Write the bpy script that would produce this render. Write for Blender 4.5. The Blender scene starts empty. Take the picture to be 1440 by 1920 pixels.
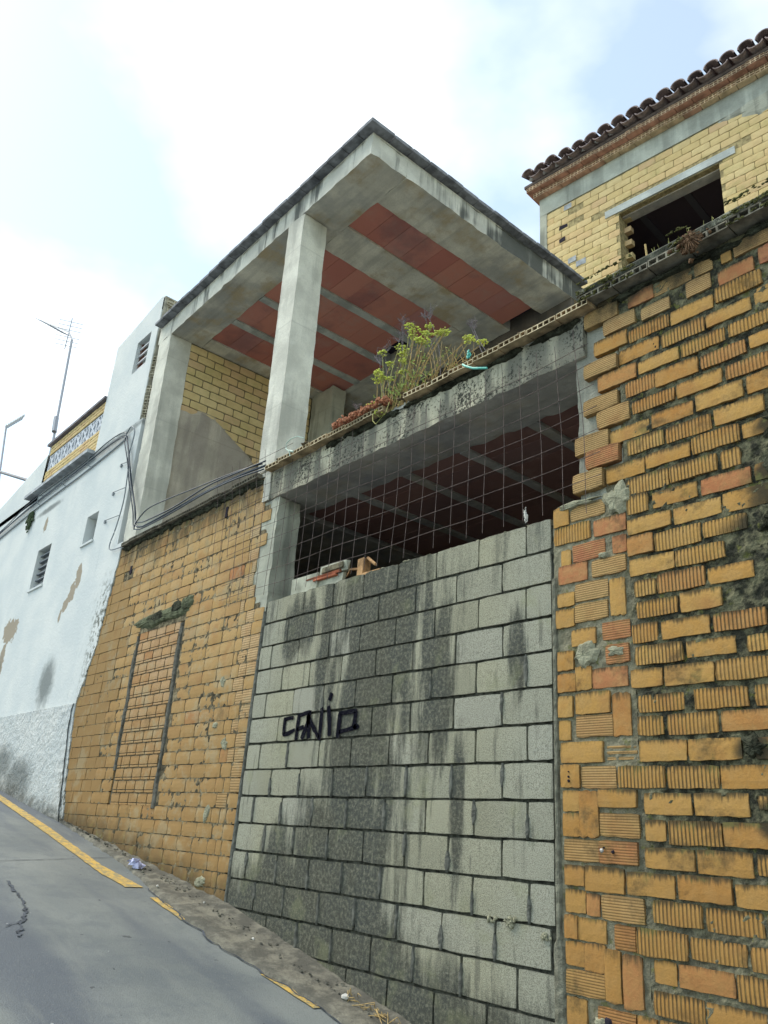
import bpy, bmesh, math, random
from mathutils import Vector, Matrix, noise
random.seed(7)
S = bpy.context.scene
COL = S.collection
# ---------------------------------------------------------------- camera, sky, sun, exposure
# world: x runs along the facade (right), y into the houses, z up; z = 0 is eye height, metres
cam_d = bpy.data.cameras.new('camera'); cam = bpy.data.objects.new('camera', cam_d); COL.objects.link(cam)
cam_d.sensor_fit = 'VERTICAL'; cam_d.sensor_height = 36.0; cam_d.sensor_width = 27.0
cam_d.lens = 36.0 * 1517.88 / 1920.0
cam_d.clip_start = 0.05; cam_d.clip_end = 2000
RX = Vector((0.65435, 0.75337, 0.06522)); RY = Vector((-0.24296, 0.29113, -0.92532)); RZ = Vector((-0.71610, 0.58964, 0.37354))
m = Matrix.Identity(4)
for i in range(3):
    m[i][0] = RX[i]; m[i][1] = -RY[i]; m[i][2] = -RZ[i]
m[0][3], m[1][3], m[2][3] = 0.0, -3.6, 0.0
cam.matrix_world = m
S.camera = cam

SUN_AZ, SUN_EL = math.radians(204), math.radians(50)       # azimuth counted from +x towards +y
w = bpy.data.worlds.new('World'); S.world = w; w.use_nodes = True
nt = w.node_tree; nt.nodes.clear()
def wn(t, **k):
    n = nt.nodes.new(t)
    for a, b in k.items(): setattr(n, a, b)
    return n
sky = wn('ShaderNodeTexSky', sky_type='NISHITA', sun_disc=False, sun_elevation=SUN_EL, sun_rotation=math.radians(90) - SUN_AZ)
sky.air_density = 1.0; sky.dust_density = 0.3; sky.ozone_density = 0.4
b1 = wn('ShaderNodeBackground'); b1.inputs['Strength'].default_value = 0.13
tint = wn('ShaderNodeMix', data_type='RGBA', blend_type='MULTIPLY'); tint.inputs[0].default_value = 1.0; tint.inputs[7].default_value = (0.98, 1.06, 0.93, 1)
nt.links.new(sky.outputs[0], tint.inputs[6]); nt.links.new(tint.outputs[2], b1.inputs['Color'])
tc = wn('ShaderNodeTexCoord')
mp = wn('ShaderNodeMapping'); mp.inputs['Scale'].default_value = (1.0, 1.0, 1.7); mp.inputs['Location'].default_value = (0.35, 0.1, 0.9)
nt.links.new(tc.outputs['Generated'], mp.inputs['Vector'])
nz = wn('ShaderNodeTexNoise'); nz.inputs['Scale'].default_value = 1.9; nz.inputs['Detail'].default_value = 6; nz.inputs['Roughness'].default_value = 0.5
nt.links.new(mp.outputs[0], nz.inputs['Vector'])
mr = wn('ShaderNodeMapRange'); mr.inputs['From Min'].default_value = 0.45; mr.inputs['From Max'].default_value = 0.77
mr.inputs['To Min'].default_value = 0.20; mr.inputs['To Max'].default_value = 1.0
nt.links.new(nz.outputs['Fac'], mr.inputs['Value'])
b2 = wn('ShaderNodeBackground'); b2.inputs['Color'].default_value = (1.0, 0.995, 0.965, 1); b2.inputs['Strength'].default_value = 0.80
mx = wn('ShaderNodeMixShader'); nt.links.new(mr.outputs[0], mx.inputs[0]); nt.links.new(b1.outputs[0], mx.inputs[1]); nt.links.new(b2.outputs[0], mx.inputs[2])
wo = wn('ShaderNodeOutputWorld'); nt.links.new(mx.outputs[0], wo.inputs['Surface'])

sd = bpy.data.lights.new('sun', 'SUN'); sd.energy = 1.5; sd.angle = math.radians(32); sd.color = (1.0, 0.92, 0.78)
sun = bpy.data.objects.new('sun', sd); COL.objects.link(sun)
dv = Vector((math.cos(SUN_EL)*math.cos(SUN_AZ), math.cos(SUN_EL)*math.sin(SUN_AZ), math.sin(SUN_EL)))
sun.rotation_euler = dv.to_track_quat('Z', 'Y').to_euler()
S.view_settings.view_transform = 'Standard'; S.view_settings.look = 'None'
S.view_settings.exposure = 1.2; S.view_settings.gamma = 1.0; S.view_settings.use_curve_mapping = False

# ---------------------------------------------------------------- material helper
class NT:
    def __init__(s, name):
        s.m = bpy.data.materials.new(name); s.m.use_nodes = True; s.t = s.m.node_tree; s.t.nodes.clear()
        s.out = s.t.nodes.new('ShaderNodeOutputMaterial'); s.b = s.t.nodes.new('ShaderNodeBsdfPrincipled')
        s.t.links.new(s.b.outputs[0], s.out.inputs[0])
        s.g = s.t.nodes.new('ShaderNodeNewGeometry'); s.pos = s.g.outputs['Position']
    def put(s, sock, v):
        if isinstance(v, bpy.types.NodeSocket): s.t.links.new(v, sock)
        elif v is not None:
            if isinstance(v, (tuple, list)) and len(v) == 3 and sock.type == 'RGBA': v = (*v, 1)
            sock.default_value = v
    def math(s, op, a, b=None, c=None, clamp=False):
        n = s.t.nodes.new('ShaderNodeMath'); n.operation = op; n.use_clamp = clamp
        s.put(n.inputs[0], a); s.put(n.inputs[1], b); s.put(n.inputs[2], c); return n.outputs[0]
    def noise(s, scale, detail=4, rough=0.55, vec=None, sc=None, off=(0, 0, 0)):
        v = vec if vec is not None else s.pos
        if sc is not None or off != (0, 0, 0):
            mpn = s.t.nodes.new('ShaderNodeMapping'); mpn.inputs['Scale'].default_value = sc or (1, 1, 1); mpn.inputs['Location'].default_value = off
            s.t.links.new(v, mpn.inputs['Vector']); v = mpn.outputs[0]
        n = s.t.nodes.new('ShaderNodeTexNoise'); n.inputs['Scale'].default_value = scale; n.inputs['Detail'].default_value = detail
        n.inputs['Roughness'].default_value = rough; s.t.links.new(v, n.inputs['Vector']); return n.outputs['Fac']
    def rng(s, v, a, b, c=0.0, d=1.0, smooth=True):
        n = s.t.nodes.new('ShaderNodeMapRange'); n.interpolation_type = 'SMOOTHSTEP' if smooth else 'LINEAR'
        s.put(n.inputs['Value'], v)
        for k, x in zip(('From Min', 'From Max', 'To Min', 'To Max'), (a, b, c, d)): n.inputs[k].default_value = x
        return n.outputs[0]
    def mix(s, f, a, b, mode='MIX'):
        n = s.t.nodes.new('ShaderNodeMix'); n.data_type = 'RGBA'; n.blend_type = mode
        s.put(n.inputs[0], f); s.put(n.inputs[6], a); s.put(n.inputs[7], b); return n.outputs[2]
    def ramp(s, f, stops, const=False):
        n = s.t.nodes.new('ShaderNodeValToRGB'); cr = n.color_ramp
        if const: cr.interpolation = 'CONSTANT'
        while len(cr.elements) < len(stops): cr.elements.new(0.5)
        for e, (p, c) in zip(cr.elements, stops): e.position = p; e.color = (*c, 1)
        s.put(n.inputs[0], f); return n.outputs[0]
    def xyz(s, v=None):
        n = s.t.nodes.new('ShaderNodeSeparateXYZ'); s.t.links.new(v if v is not None else s.pos, n.inputs[0]); return n.outputs
    def obj(s):
        return s.t.nodes.new('ShaderNodeTexCoord').outputs['Object']
    def rnd(s):
        return s.t.nodes.new('ShaderNodeObjectInfo').outputs['Random']
    def blobs(s, lst, soft=0.35, nscale=6.0, sc=None, amp=1.1):
        """mask of ragged stains round world (x, z, r) on the facade"""
        x, y, z = s.xyz(); nn = s.noise(nscale, 5, 0.65, sc=sc)
        nn = s.math('MULTIPLY_ADD', nn, amp, -amp/2); tot = None
        for bx, bz, rx, rz in lst:
            dx = s.math('DIVIDE', s.math('SUBTRACT', x, bx), rx); dz = s.math('DIVIDE', s.math('SUBTRACT', z, bz), rz)
            d = s.math('SQRT', s.math('ADD', s.math('MULTIPLY', dx, dx), s.math('MULTIPLY', dz, dz)))
            k = s.rng(s.math('ADD', d, nn), 1.0 - soft, 1.0 + soft, 1.0, 0.0)
            tot = k if tot is None else s.math('MAXIMUM', tot, k)
        return tot
    def bump(s, h, dist=0.01, strength=1.0, prev=None):
        n = s.t.nodes.new('ShaderNodeBump'); n.inputs['Distance'].default_value = dist; n.inputs['Strength'].default_value = strength
        s.put(n.inputs['Height'], h)
        if prev is not None: s.t.links.new(prev, n.inputs['Normal'])
        return n.outputs[0]
    def done(s, col, rough=0.9, bump=None, spec=0.2, metal=0.0):
        s.put(s.b.inputs['Base Color'], col); s.put(s.b.inputs['Roughness'], rough)
        s.b.inputs['Specular IOR Level'].default_value = spec; s.b.inputs['Metallic'].default_value = metal
        if bump is not None: s.t.links.new(bump, s.b.inputs['Normal'])
        return s.m
def plain(name, col, rough=0.85, var=0.25, scale=12, spec=0.2, metal=0.0, dist=0.004):
    t = NT(name); n = t.noise(scale, 5, 0.6)
    c = t.mix(t.rng(n, 0.3, 0.7), tuple(x*(1-var) for x in col), tuple(min(1, x*(1+var)) for x in col))
    return t.done(c, rough, t.bump(t.noise(scale*6, 4), dist), spec, metal)

DIRT = (0.035, 0.036, 0.026); MOSS = (0.10, 0.11, 0.045)
RBLOBS = [(-1.42, 1.62, .22, .26), (-1.40, 2.0, .16, .10), (-1.55, 1.48, .2, .12), (-1.35, 1.2, .12, .2), (-1.3, .62, .1, .22), (-1.72, 0.47, .09, .07), (-1.66, .17, .09, .09), (-0.8, 0.9, .4, .3), (-0.3, 2.2, .5, .25)]
def brick_mat(name, cols, rib=None, period=0.02, topdirt=1.0, wall='right', groove=0.85, ground=None):
    t = NT(name); x, y, z = t.xyz(); ox, oy, oz = t.xyz(t.obj()); r = t.rnd()
    base = t.ramp(r, cols)
    base = t.mix(t.rng(t.noise(14, 5, 0.65), 0.35, 0.7, 0.0, 0.5), base, (0.45, 0.29, 0.12))
    base = t.mix(t.rng(t.noise(5, 3, 0.5, off=(3, 1, 8)), 0.5, 0.75, 0.0, 0.45), base, (0.33, 0.135, 0.05))
    base = t.mix(t.rng(t.noise(90, 3, 0.7), 0.3, 0.75, 0.0, 0.30), base, (0.22, 0.12, 0.05))
    hgt = t.noise(70, 5, 0.65); gm = 0.0
    if rib:
        ph = t.math('MULTIPLY', z if rib == 'h' else t.math('ADD', x, t.math('MULTIPLY', t.noise(3, 1), 0.004)), 2*math.pi/period)
        sn = t.math('SINE', ph); gm = t.rng(sn, -1.0, -0.25, 1.0, 0.0)
        hgt = t.math('ADD', t.math('MULTIPLY', hgt, 0.35), t.rng(sn, -0.9, 0.2, 0.0, 1.0))
    # dirt: streaks hanging from the brick's top edge, thicker inside the ribs; all rib grooves darkened as well
    st = t.noise(1.0, 3, 0.6, sc=(70, 1, 7)); big = t.noise(1.3, 4, 0.6, off=(4, 0, 2))
    lim = t.math('ADD', t.math('MULTIPLY', st, 0.6), t.math('MULTIPLY', big, 0.9))
    if rib == 'v': lim = t.math('ADD', lim, t.math('MULTIPLY', gm, 0.22))
    top = t.rng(t.math('ADD', t.math('MULTIPLY', oz, 0.8), lim), 0.94, 1.2)
    d = t.math('MULTIPLY', top, 0.85*topdirt)
    edge = t.math('ADD', t.math('MAXIMUM', t.math('ABSOLUTE', oz), t.math('ABSOLUTE', ox)), t.math('MULTIPLY', t.math('SUBTRACT', t.noise(30, 4, .7), .5), .16))
    d = t.math('MAXIMUM', d, t.math('MULTIPLY', t.rng(t.math('ADD', edge, t.math('MULTIPLY', st, 0.09)), 0.49, 0.56), 0.55*topdirt))
    if rib == 'v': d = t.math('MAXIMUM', d, t.math('MULTIPLY', gm, t.rng(big, 0.35, 0.6, groove*0.45, groove)))
    if rib == 'h': d = t.math('MAXIMUM', d, t.math('MULTIPLY', gm, 0.45 if wall == 'right' else 0.20))
    if wall == 'right':
        base = t.mix(t.rng(t.math('ADD', z, t.math('MULTIPLY', t.noise(2, 4), 1.0)), 0.0, 1.6, 0.55, 0.0), base, (0.36, 0.19, 0.058))
        d = t.math('MAXIMUM', d, t.math('MULTIPLY', t.blobs(RBLOBS), 0.93))
        d = t.math('MAXIMUM', d, t.math('MULTIPLY', t.rng(t.math('ADD', z, t.math('MULTIPLY', t.noise(4, 5, .65), 0.7)), 3.30, 3.55), 0.9))
        d = t.math('MAXIMUM', d, t.rng(t.noise(3.2, 6, 0.7, off=(9, 0, 3)), 0.53, 0.68, 0, 0.65))
    if wall == 'left':
        d = t.math('MAXIMUM', d, t.math('MULTIPLY', t.rng(t.math('ADD', z, t.math('MULTIPLY', t.noise(1.0, 5, .7, sc=(9, 1, 2.2)), 1.1)), 3.22, 3.75), 0.9))
        gz = t.math('MULTIPLY_ADD', x, -0.150, -1.47)      # height of the sloping ground along the wall
        hz = t.math('SUBTRACT', z, gz)
        d = t.math('MAXIMUM', d, t.math('MULTIPLY', t.rng(t.math('ADD', hz, t.math('MULTIPLY', t.noise(3, 5, .65), 0.5)), 0.18, 0.62, 1.0, 0.0), 0.72))
        base = t.mix(t.rng(hz, 0.2, 2.8, 0.85, 0.0), base, (0.33, 0.20, 0.080))
        d = t.math('MAXIMUM', d, t.rng(t.noise(2.2, 6, 0.7, off=(9, 0, 3)), 0.56, 0.72, 0, 0.5)); base = t.mix(t.rng(t.noise(3.2, 6, .7, off=(2, 0, 9)), .50, .62, 0, .6), base, (0.40, 0.32, 0.19))
    dc = t.mix(t.rng(t.noise(9, 4, 0.6), 0.52, 0.66), DIRT, MOSS)
    c = t.mix(d, base, dc)
    return t.done(c, 0.92, t.bump(hgt, 0.006 if rib == 'v' else 0.003, 0.9), 0.12)
OCH = [(0.0, (0.45, 0.245, 0.068)), (0.35, (0.51, 0.30, 0.092)), (0.6, (0.47, 0.255, 0.070)), (0.88, (0.43, 0.205, 0.055)), (1.0, (0.46, 0.225, 0.080))]
RED = [(0.0, (0.42, 0.16, 0.07)), (0.5, (0.47, 0.20, 0.09)), (1.0, (0.40, 0.13, 0.08))]
TAN = [(0.0, (0.42, 0.265, 0.11)), (0.3, (0.54, 0.36, 0.165)), (0.6, (0.48, 0.30, 0.12)), (0.8, (0.52, 0.355, 0.17)), (1.0, (0.43, 0.245, 0.10))]
YEL = [(0.0, (0.62, 0.47, 0.22)), (0.4, (0.68, 0.54, 0.28)), (0.8, (0.64, 0.46, 0.23)), (1.0, (0.60, 0.42, 0.24))]
BM = {'s': brick_mat('brick_smooth', OCH), 'v': brick_mat('brick_ribbed', OCH, 'v', 0.0195), 'h': brick_mat('brick_scored', TAN, 'h', 0.0125, 0.5),
      'r': brick_mat('brick_red', RED), 'R': brick_mat('brick_red_scored', RED, 'h', 0.0125, 0.5)}
LM = {'s': brick_mat('wall_brick_plain', TAN, None, 0.02, 0.22, 'left'), 'h': brick_mat('wall_brick_scored', [(0, (0.56, 0.38, 0.20)), (1, (0.60, 0.43, 0.25))], 'h', 0.021, 0.25, 'left'),
      'r': brick_mat('wall_brick_red', RED, None, 0.02, 0.3, 'left')}
IM = brick_mat('infill_brick', [(0, (0.50, 0.31, 0.17)), (0.5, (0.57, 0.39, 0.24)), (0.85, (0.53, 0.32, 0.16)), (1, (0.46, 0.22, 0.10))], None, .02, 0.35, 'left')
def yellow_mat(name, stain=True):
    t = NT(name); c = t.ramp(t.rnd(), YEL)
    c = t.mix(t.rng(t.noise(10, 5, .6), 0.35, 0.75, 0, 0.5), c, (0.50, 0.36, 0.17))
    c = t.mix(t.rng(t.noise(1.6, 6, .65), 0.52, 0.72, 0, 0.5), c, (0.36, 0.33, 0.12))
    return t.done(c, 0.9, t.bump(t.noise(60, 4), 0.003), 0.15)
YM = yellow_mat('yellow_brick')

def mortar_mat():
    t = NT('mortar'); x, y, z = t.xyz()
    light = t.mix(t.rng(t.noise(25, 5, .7), .35, .7), (0.20, 0.185, 0.125), (0.36, 0.33, 0.23))
    dark = t.mix(t.rng(t.noise(11, 5, .7), .42, .62), (0.040, 0.040, 0.030), (0.19, 0.18, 0.11))
    s = t.math('MAXIMUM', t.rng(t.math('ADD', x, t.math('MULTIPLY', t.noise(5, 4), .2)), -2.3, -2.1), t.rng(t.math('ADD', z, t.math('MULTIPLY', t.noise(5, 4), .3)), 2.9, 3.05))
    low = t.rng(t.math('ADD', z, t.math('MULTIPLY', t.noise(2, 4), 1.2)), 0.2, 0.9, 0.55, 1.0)
    c = t.mix(t.math('MULTIPLY', s, low), light, dark)
    c = t.mix(t.rng(t.noise(18, 4, .6, off=(5, 5, 5)), .58, .68, 0, .7), c, (0.16, 0.165, 0.05))
    return t.done(c, 0.97, t.bump(t.noise(60, 6, .75), 0.012), 0.08)
MORT = mortar_mat()
def mortar_l():
    t = NT('mortar_left'); x, y, z = t.xyz()
    c = t.mix(t.rng(t.noise(9, 6, .7), .40, .70), (0.07, 0.06, 0.04), (0.38, 0.31, 0.19))
    return t.done(c, 0.97, t.bump(t.noise(70, 6, .75), 0.01), 0.08)
MORTL = mortar_l()
CEM = plain('cement_smear', (0.135, 0.135, 0.115), 0.95, 0.35, 22, 0.1, 0, 0.008)
CEML = plain('cement_light', (0.31, 0.30, 0.21), 0.95, 0.3, 18, 0.1, 0, 0.008)
CEMG = plain('cement_green', (0.115, 0.125, 0.075), 0.95, 0.5, 12, 0.1, 0, 0.012)
DARKM = plain('dark_crust', (0.05, 0.052, 0.036), 0.97, 0.6, 14, 0.05, 0, 0.02)

def block_mat():
    t = NT('concrete_block'); x, y, z = t.xyz(); r = t.rnd(); ox, oy, oz = t.xyz(t.obj())
    base = t.ramp(r, [(0, (0.37, 0.355, 0.255)), (0.3, (0.45, 0.435, 0.32)), (0.55, (0.41, 0.40, 0.305)), (0.75, (0.47, 0.45, 0.32)), (1, (0.45, 0.44, 0.355))])
    side = t.math('MAXIMUM', t.rng(x, -5.55, -5.8), t.rng(x, -3.35, -2.95))
    base = t.mix(t.math('MULTIPLY', side, 0.5), base, (0.46, 0.46, 0.38))
    stv = t.noise(1.0, 5, 0.62, sc=(6.5, 1, 0.75), off=(2.2, 0, 0)); stf = t.noise(1.0, 4, 0.7, sc=(28, 1, 3))
    # the big run of black algae below the opening, strongest left of the middle
    gx = t.math('SUBTRACT', x, t.math('MULTIPLY_ADD', z, -0.10, -4.42)); gx = t.math('MULTIPLY', gx, gx)
    run = t.math('MULTIPLY', t.blobs([(-4.42, .5, .42, 1.9), (-4.30, 1.0, .40, .8), (-4.18, 1.35, .42, .55), (-4.98, 1.25, .10, .62), (-4.75, -.25, .42, .55), (-3.68, .95, .12, .5), (-3.06, 1.05, .06, .25), (-3.52, .25, .05, .4), (-5.35, 1.5, .20, .22), (-5.25, -.35, .25, .4)], .75, 1.0, (9, 1, 1.1), 2.6), 0.55)
    k = t.math('ADD', t.math('ADD', t.math('MULTIPLY', stv, 1.15), t.math('MULTIPLY', stf, 0.42)), run)
    low = t.rng(t.math('SUBTRACT', z, t.math('MULTIPLY_ADD', x, -0.17, -1.57)), 0.05, 0.55, 0.55, 0.0)
    topk = t.rng(z, 1.1, 1.85, 0.0, 0.10)
    k = t.math('ADD', t.math('ADD', k, low), topk)
    k = t.math('ADD', k, t.math('MULTIPLY', t.noise(9, 4, .65, off=(1, 8, 3)), .25)); st = t.rng(k, 0.98, 1.36, 0.0, 0.92)
    blk = t.mix(t.rng(t.noise(2.2, 4, .6), .4, .6), (0.065, 0.066, 0.052), (0.05, 0.058, 0.056))
    blk = t.mix(t.rng(t.noise(40, 4, .7), .42, .68), blk, (0.21, 0.205, 0.155))
    c = t.mix(st, base, blk)
    spk = t.noise(185, 3, .85); c = t.mix(t.rng(spk, .47, .60, .0, .62), c, (0.075, 0.075, 0.06)); c = t.mix(t.rng(t.noise(1.0, 3, .6, sc=(16, 1, 2.2), off=(5, 0, 5)), .57, .70, 0, .5), c, (0.09, 0.09, 0.075))
    c = t.mix(t.rng(spk, .30, .42, .5, .0), c, (0.46, 0.46, 0.39))
    ed = t.rng(t.math('ADD', t.math('ABSOLUTE', oz), t.math('MULTIPLY', stf, .05)), .49, .53, 0, .55)
    c = t.mix(ed, c, (0.05, 0.05, 0.04))
    c = t.mix(t.rng(t.noise(3.1, 5, .6, off=(7, 7, 7)), .56, .72, 0, .35), c, (0.30, 0.31, 0.17))
    return t.done(c, 0.95, t.bump(t.noise(110, 5, .85), 0.010), 0.1)
BLK = block_mat()

def conc_mat(name, base=(0.42, 0.44, 0.40), streak=0.5, pits=0.0, soffit=False, dark=(0.07, 0.075, 0.07), lo=0.55, rust=0.25):
    t = NT(name); x, y, z = t.xyz()
    c = t.mix(t.rng(t.noise(2.6, 6, .6), .35, .68), tuple(v*.80 for v in base), tuple(min(1, v*1.12) for v in base))
    c = t.mix(t.rng(t.noise(60, 4, .7), .4, .7, 0, .25), c, tuple(v*.6 for v in base))
    if soffit:
        c = t.mix(t.rng(t.noise(1.5, 6, .62, off=(1, 2, 3)), .45, .66, 0, .75), c, dark)
        c = t.mix(t.rng(t.noise(2.4, 5, .6, off=(8, 2, 3)), .48, .68, 0, rust), c, (0.47, 0.38, 0.24))
        stn = t.noise(1.0, 3, .5, sc=(0.6, 14, 1)); c = t.mix(t.rng(stn, .45, .7, 0, .2), c, (0.10, 0.10, 0.09))
    else:
        stv = t.noise(1.0, 4, .6, sc=(5.5, 5.5, 0.35))
        g = t.noise(1.2, 3, .5, off=(3, 4, 1))
        k = t.math('ADD', stv, t.math('MULTIPLY', t.rng(g, .35, .65), .22))
        if name == 'concrete_fascia': k = t.math('ADD', k, t.rng(y, .7, 2.4, 0, .13))
        c = t.mix(t.rng(k, lo, lo + .17, 0, streak), c, dark)
    if pits:
        pk = t.noise(38, 5, .75); gg = t.noise(3.0, 4, .6, off=(6, 1, 1))
        c = t.mix(t.rng(t.math('ADD', pk, t.math('MULTIPLY', gg, .5)), .76, .86, 0, pits), c, (0.035, 0.036, 0.03))
    form = t.rng(t.math('FRACT', t.math('MULTIPLY', z, 1.03)), .975, .99, 0, .25) if not soffit else 0.0
    c = t.mix(form, c, tuple(v*.5 for v in base))
    return t.done(c, .9, t.bump(t.noise(35, 6, .7), .008), .15)
CF = conc_mat('concrete_fascia', (0.66, 0.65, 0.565), 0.9, lo=.62)
CC = conc_mat('concrete_column', (0.67, 0.655, 0.565), 0.22, lo=.60)
CB = conc_mat('concrete_beam', (0.56, 0.525, 0.39), 0.7, 0.95, lo=.54)
CS = conc_mat('concrete_soffit', (0.70, 0.665, 0.55), soffit=True, dark=(0.36, 0.355, 0.33), rust=.95)
CJ = conc_mat('concrete_joist', (0.55, 0.56, 0.50), .3)
CD = conc_mat('concrete_interior', (0.58, 0.55, 0.49), soffit=True, dark=(0.28, 0.27, 0.27), rust=.5)
CP = conc_mat('concrete_pillar', (0.47, 0.47, 0.38), .5, lo=.60)
GRAY = conc_mat('grey_render', (0.46, 0.41, 0.33), .45, lo=.55, dark=(0.24, 0.205, 0.18))
def ceil_mat(name='ceiling_clay', cols=((0.48, 0.18, 0.14), (0.56, 0.235, 0.17), (0.50, 0.22, 0.19))):
    t = NT(name); c = t.ramp(t.rnd(), [(0, cols[0]), (.5, cols[1]), (1, cols[2])])
    c = t.mix(t.rng(t.noise(2.2, 6, .65), .5, .7, 0, .45), c, (0.46, 0.31, 0.25))
    c = t.mix(t.rng(t.noise(1.4, 5, .6, off=(4, 4, 4)), .5, .7, 0, .45), c, (0.17, 0.10, 0.11))
    return t.done(c, .9, t.bump(t.noise(40, 4), .003), .15)
CEIL = ceil_mat(); CEIL2 = ceil_mat('ceiling_clay_shaded', ((0.30, 0.16, 0.135), (0.36, 0.19, 0.155), (0.31, 0.18, 0.16)))  # CEIL2: same clay, its colour darkened and dulled for the shaded lower room
def white_mat():
    t = NT('whitewash'); x, y, z = t.xyz()
    c = t.mix(t.rng(t.noise(1.5, 5, .55), .35, .7), (0.59, 0.625, 0.62), (0.69, 0.705, 0.68))
    st = t.noise(1.0, 5, .65, sc=(5, 5, .5)); c = t.mix(t.rng(st, .62, .78, 0, .35), c, (0.36, 0.40, 0.42))
    c = t.mix(t.rng(t.noise(7, 6, .7), .68, .72, 0, .6), c, (0.33, 0.30, 0.26))
    edge = t.math('MULTIPLY', t.rng(t.math('ADD', x, t.math('MULTIPLY', t.noise(5, 5, .7), .5)), -9.75, -9.4), t.rng(t.noise(16, 5, .7), .46, .6)); edge = t.math('MULTIPLY', edge, t.rng(z, 3.0, 2.4))
    c = t.mix(edge, c, (0.12, 0.125, 0.10))
    pk = t.blobs([(-10.72, 3.0, .10, .17), (-10.86, 2.80, .12, .13), (-11.02, 2.66, .10, .10), (-11.14, 2.52, .05, .09), (-13.3, 2.62, .34, .20), (-13.4, 2.1, .14, .34), (-12.75, 4.25, .08, .12)], .04, 9, None, 1.9)
    c = t.mix(pk, c, (0.34, 0.29, 0.22))
    mold = t.math('MULTIPLY', t.blobs([(-12.75, 4.53, .5, .05), (-11.3, 4.95, 2.2, .05), (-11.1, 1.6, .25, .3), (-13.4, 1.6, .1, .5), (-11.35, .42, .5, .22), (-12.2, .6, .5, .22)], .5, 8), .75)
    c = t.mix(mold, c, (0.11, 0.125, 0.12))
    # brown and black rise of damp above the sloping ground
    hz = t.math('SUBTRACT', z, t.math('MULTIPLY_ADD', x, -0.143, -1.45))
    c = t.mix(t.rng(t.math('ADD', hz, t.math('MULTIPLY', t.noise(6, 6, .7), .5)), .22, .50, .85, 0), c, (0.13, 0.125, 0.10))
    pl = t.rng(z, 1.255, 1.26, 1, 0)
    hb = t.math('MULTIPLY_ADD', t.math('MULTIPLY', t.noise(26, 5, .7), pl), 1.0, t.math('MULTIPLY', t.noise(30, 5, .6), .2))
    c = t.mix(t.math('MULTIPLY', pl, t.rng(t.noise(22, 5, .7), .5, .66, 0, .45)), c, (0.40, 0.39, 0.36))
    return t.done(c, .9, t.bump(hb, .03), .15)
WHITE = white_mat()
def road_mat():
    t = NT('road_surface'); x, y, z = t.xyz()
    c = t.mix(t.rng(t.noise(.9, 5, .5), .35, .66), (0.145, 0.165, 0.165), (0.215, 0.235, 0.225))
    c = t.mix(t.rng(t.noise(2.6, 6, .7, off=(6, 1, 1)), .46, .62, 0, .5), c, (0.105, 0.125, 0.14)); track = t.noise(1.0, 3, .5, sc=(.22, 1.5, 1), off=(0, .35, 0)); c = t.mix(t.rng(track, .44, .60, 0, .8), c, (0.080, 0.097, 0.122))
    c = t.mix(t.rng(t.noise(3.5, 5, .6, off=(3, 3, 3)), .62, .74, 0, .5), c, (0.10, 0.115, 0.115))
    c = t.mix(t.rng(t.noise(85, 4, .85), .50, .66, 0, .45), c, (0.085, 0.09, 0.09)); c = t.mix(t.rng(t.noise(60, 4, .85, off=(4, 4, 4)), .56, .68, 0, .35), c, (0.27, 0.28, 0.27)); c = t.mix(t.rng(t.noise(1.0, 5, .65, sc=(1.2, 5, 1)), .52, .7, 0, .35), c, (0.22, 0.235, 0.215))
    c = t.mix(t.rng(t.noise(11, 2, .5, off=(2, 2, 2)), .735, .75, 0, .8), c, (0.05, 0.055, 0.06))
    c = t.mix(t.rng(t.noise(14, 2, .5, off=(9, 9, 2)), .77, .78, 0, .8), c, (0.5, 0.5, 0.48))
    return t.done(c, .72, t.bump(t.noise(120, 4, .7), .004), .35)
ROADM = road_mat()
KERB = NT('kerb_cement'); _c = KERB.mix(KERB.rng(KERB.noise(6, 6, .7), .4, .65), (0.13, 0.125, 0.105), (0.26, 0.245, 0.195)); _c = KERB.mix(KERB.rng(KERB.noise(50, 4, .7), .5, .7, 0, .4), _c, (0.09, 0.09, 0.075))
KERB = KERB.done(_c, .95, KERB.bump(KERB.noise(45, 6, .75), .015), .1)
YL = NT('yellow_paint'); _c = YL.mix(YL.rng(YL.noise(16, 6, .8), .45, .58, 0, .85), (0.62, 0.40, 0.09), (0.22, 0.21, 0.15)); _c = YL.mix(YL.rng(YL.noise(2.5, 4, .6), .4, .7, 0, .35), _c, (0.50, 0.40, 0.14)); YL = YL.done(YL.mix(YL.rng(YL.noise(55, 4, .8), .52, .62, 0, .7), _c, (0.17, 0.165, 0.13)), .8, YL.bump(YL.noise(80, 4), .002), .2)
def simple(name, col, rough=.6, spec=.3, metal=0.0): return NT(name).done(col, rough, None, spec, metal)
BLACKC = simple('black_cable', (0.03, 0.045, 0.065), .5); GREYC = simple('grey_cable', (0.22, 0.25, 0.27), .6)
WIRE = plain('rusty_wire', (0.13, 0.10, 0.09), .8, .4, 30, .2); METAL = simple('antenna_metal', (0.35, 0.36, 0.38), .45, .5, .6)
RUST = plain('rust', (0.25, 0.10, 0.05), .9, .4, 20); _p = NT('black_spray_paint'); PAINT = _p.done(_p.mix(_p.rng(_p.noise(70, 4, .8), .54, .68, 0, .45), (0.006, 0.006, 0.012), (0.13, 0.13, 0.12)), .95, _p.bump(_p.noise(110, 5, .85), .006), .03)
TEAL = simple('teal_plastic', (0.10, 0.46, 0.38), .45); WHITEP = simple('sky_gap_white', (0.8, 0.82, 0.85), .5); BLUEP = simple('blue_plastic', (0.22, 0.26, 0.62), .4)
TILE = plain('old_roof_tile', (0.27, 0.21, 0.20), .9, .4, 9, .15, 0, .006); TILER = plain('red_hollow_tile', (0.40, 0.19, 0.12), .9, .4, 8, .15)
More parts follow.
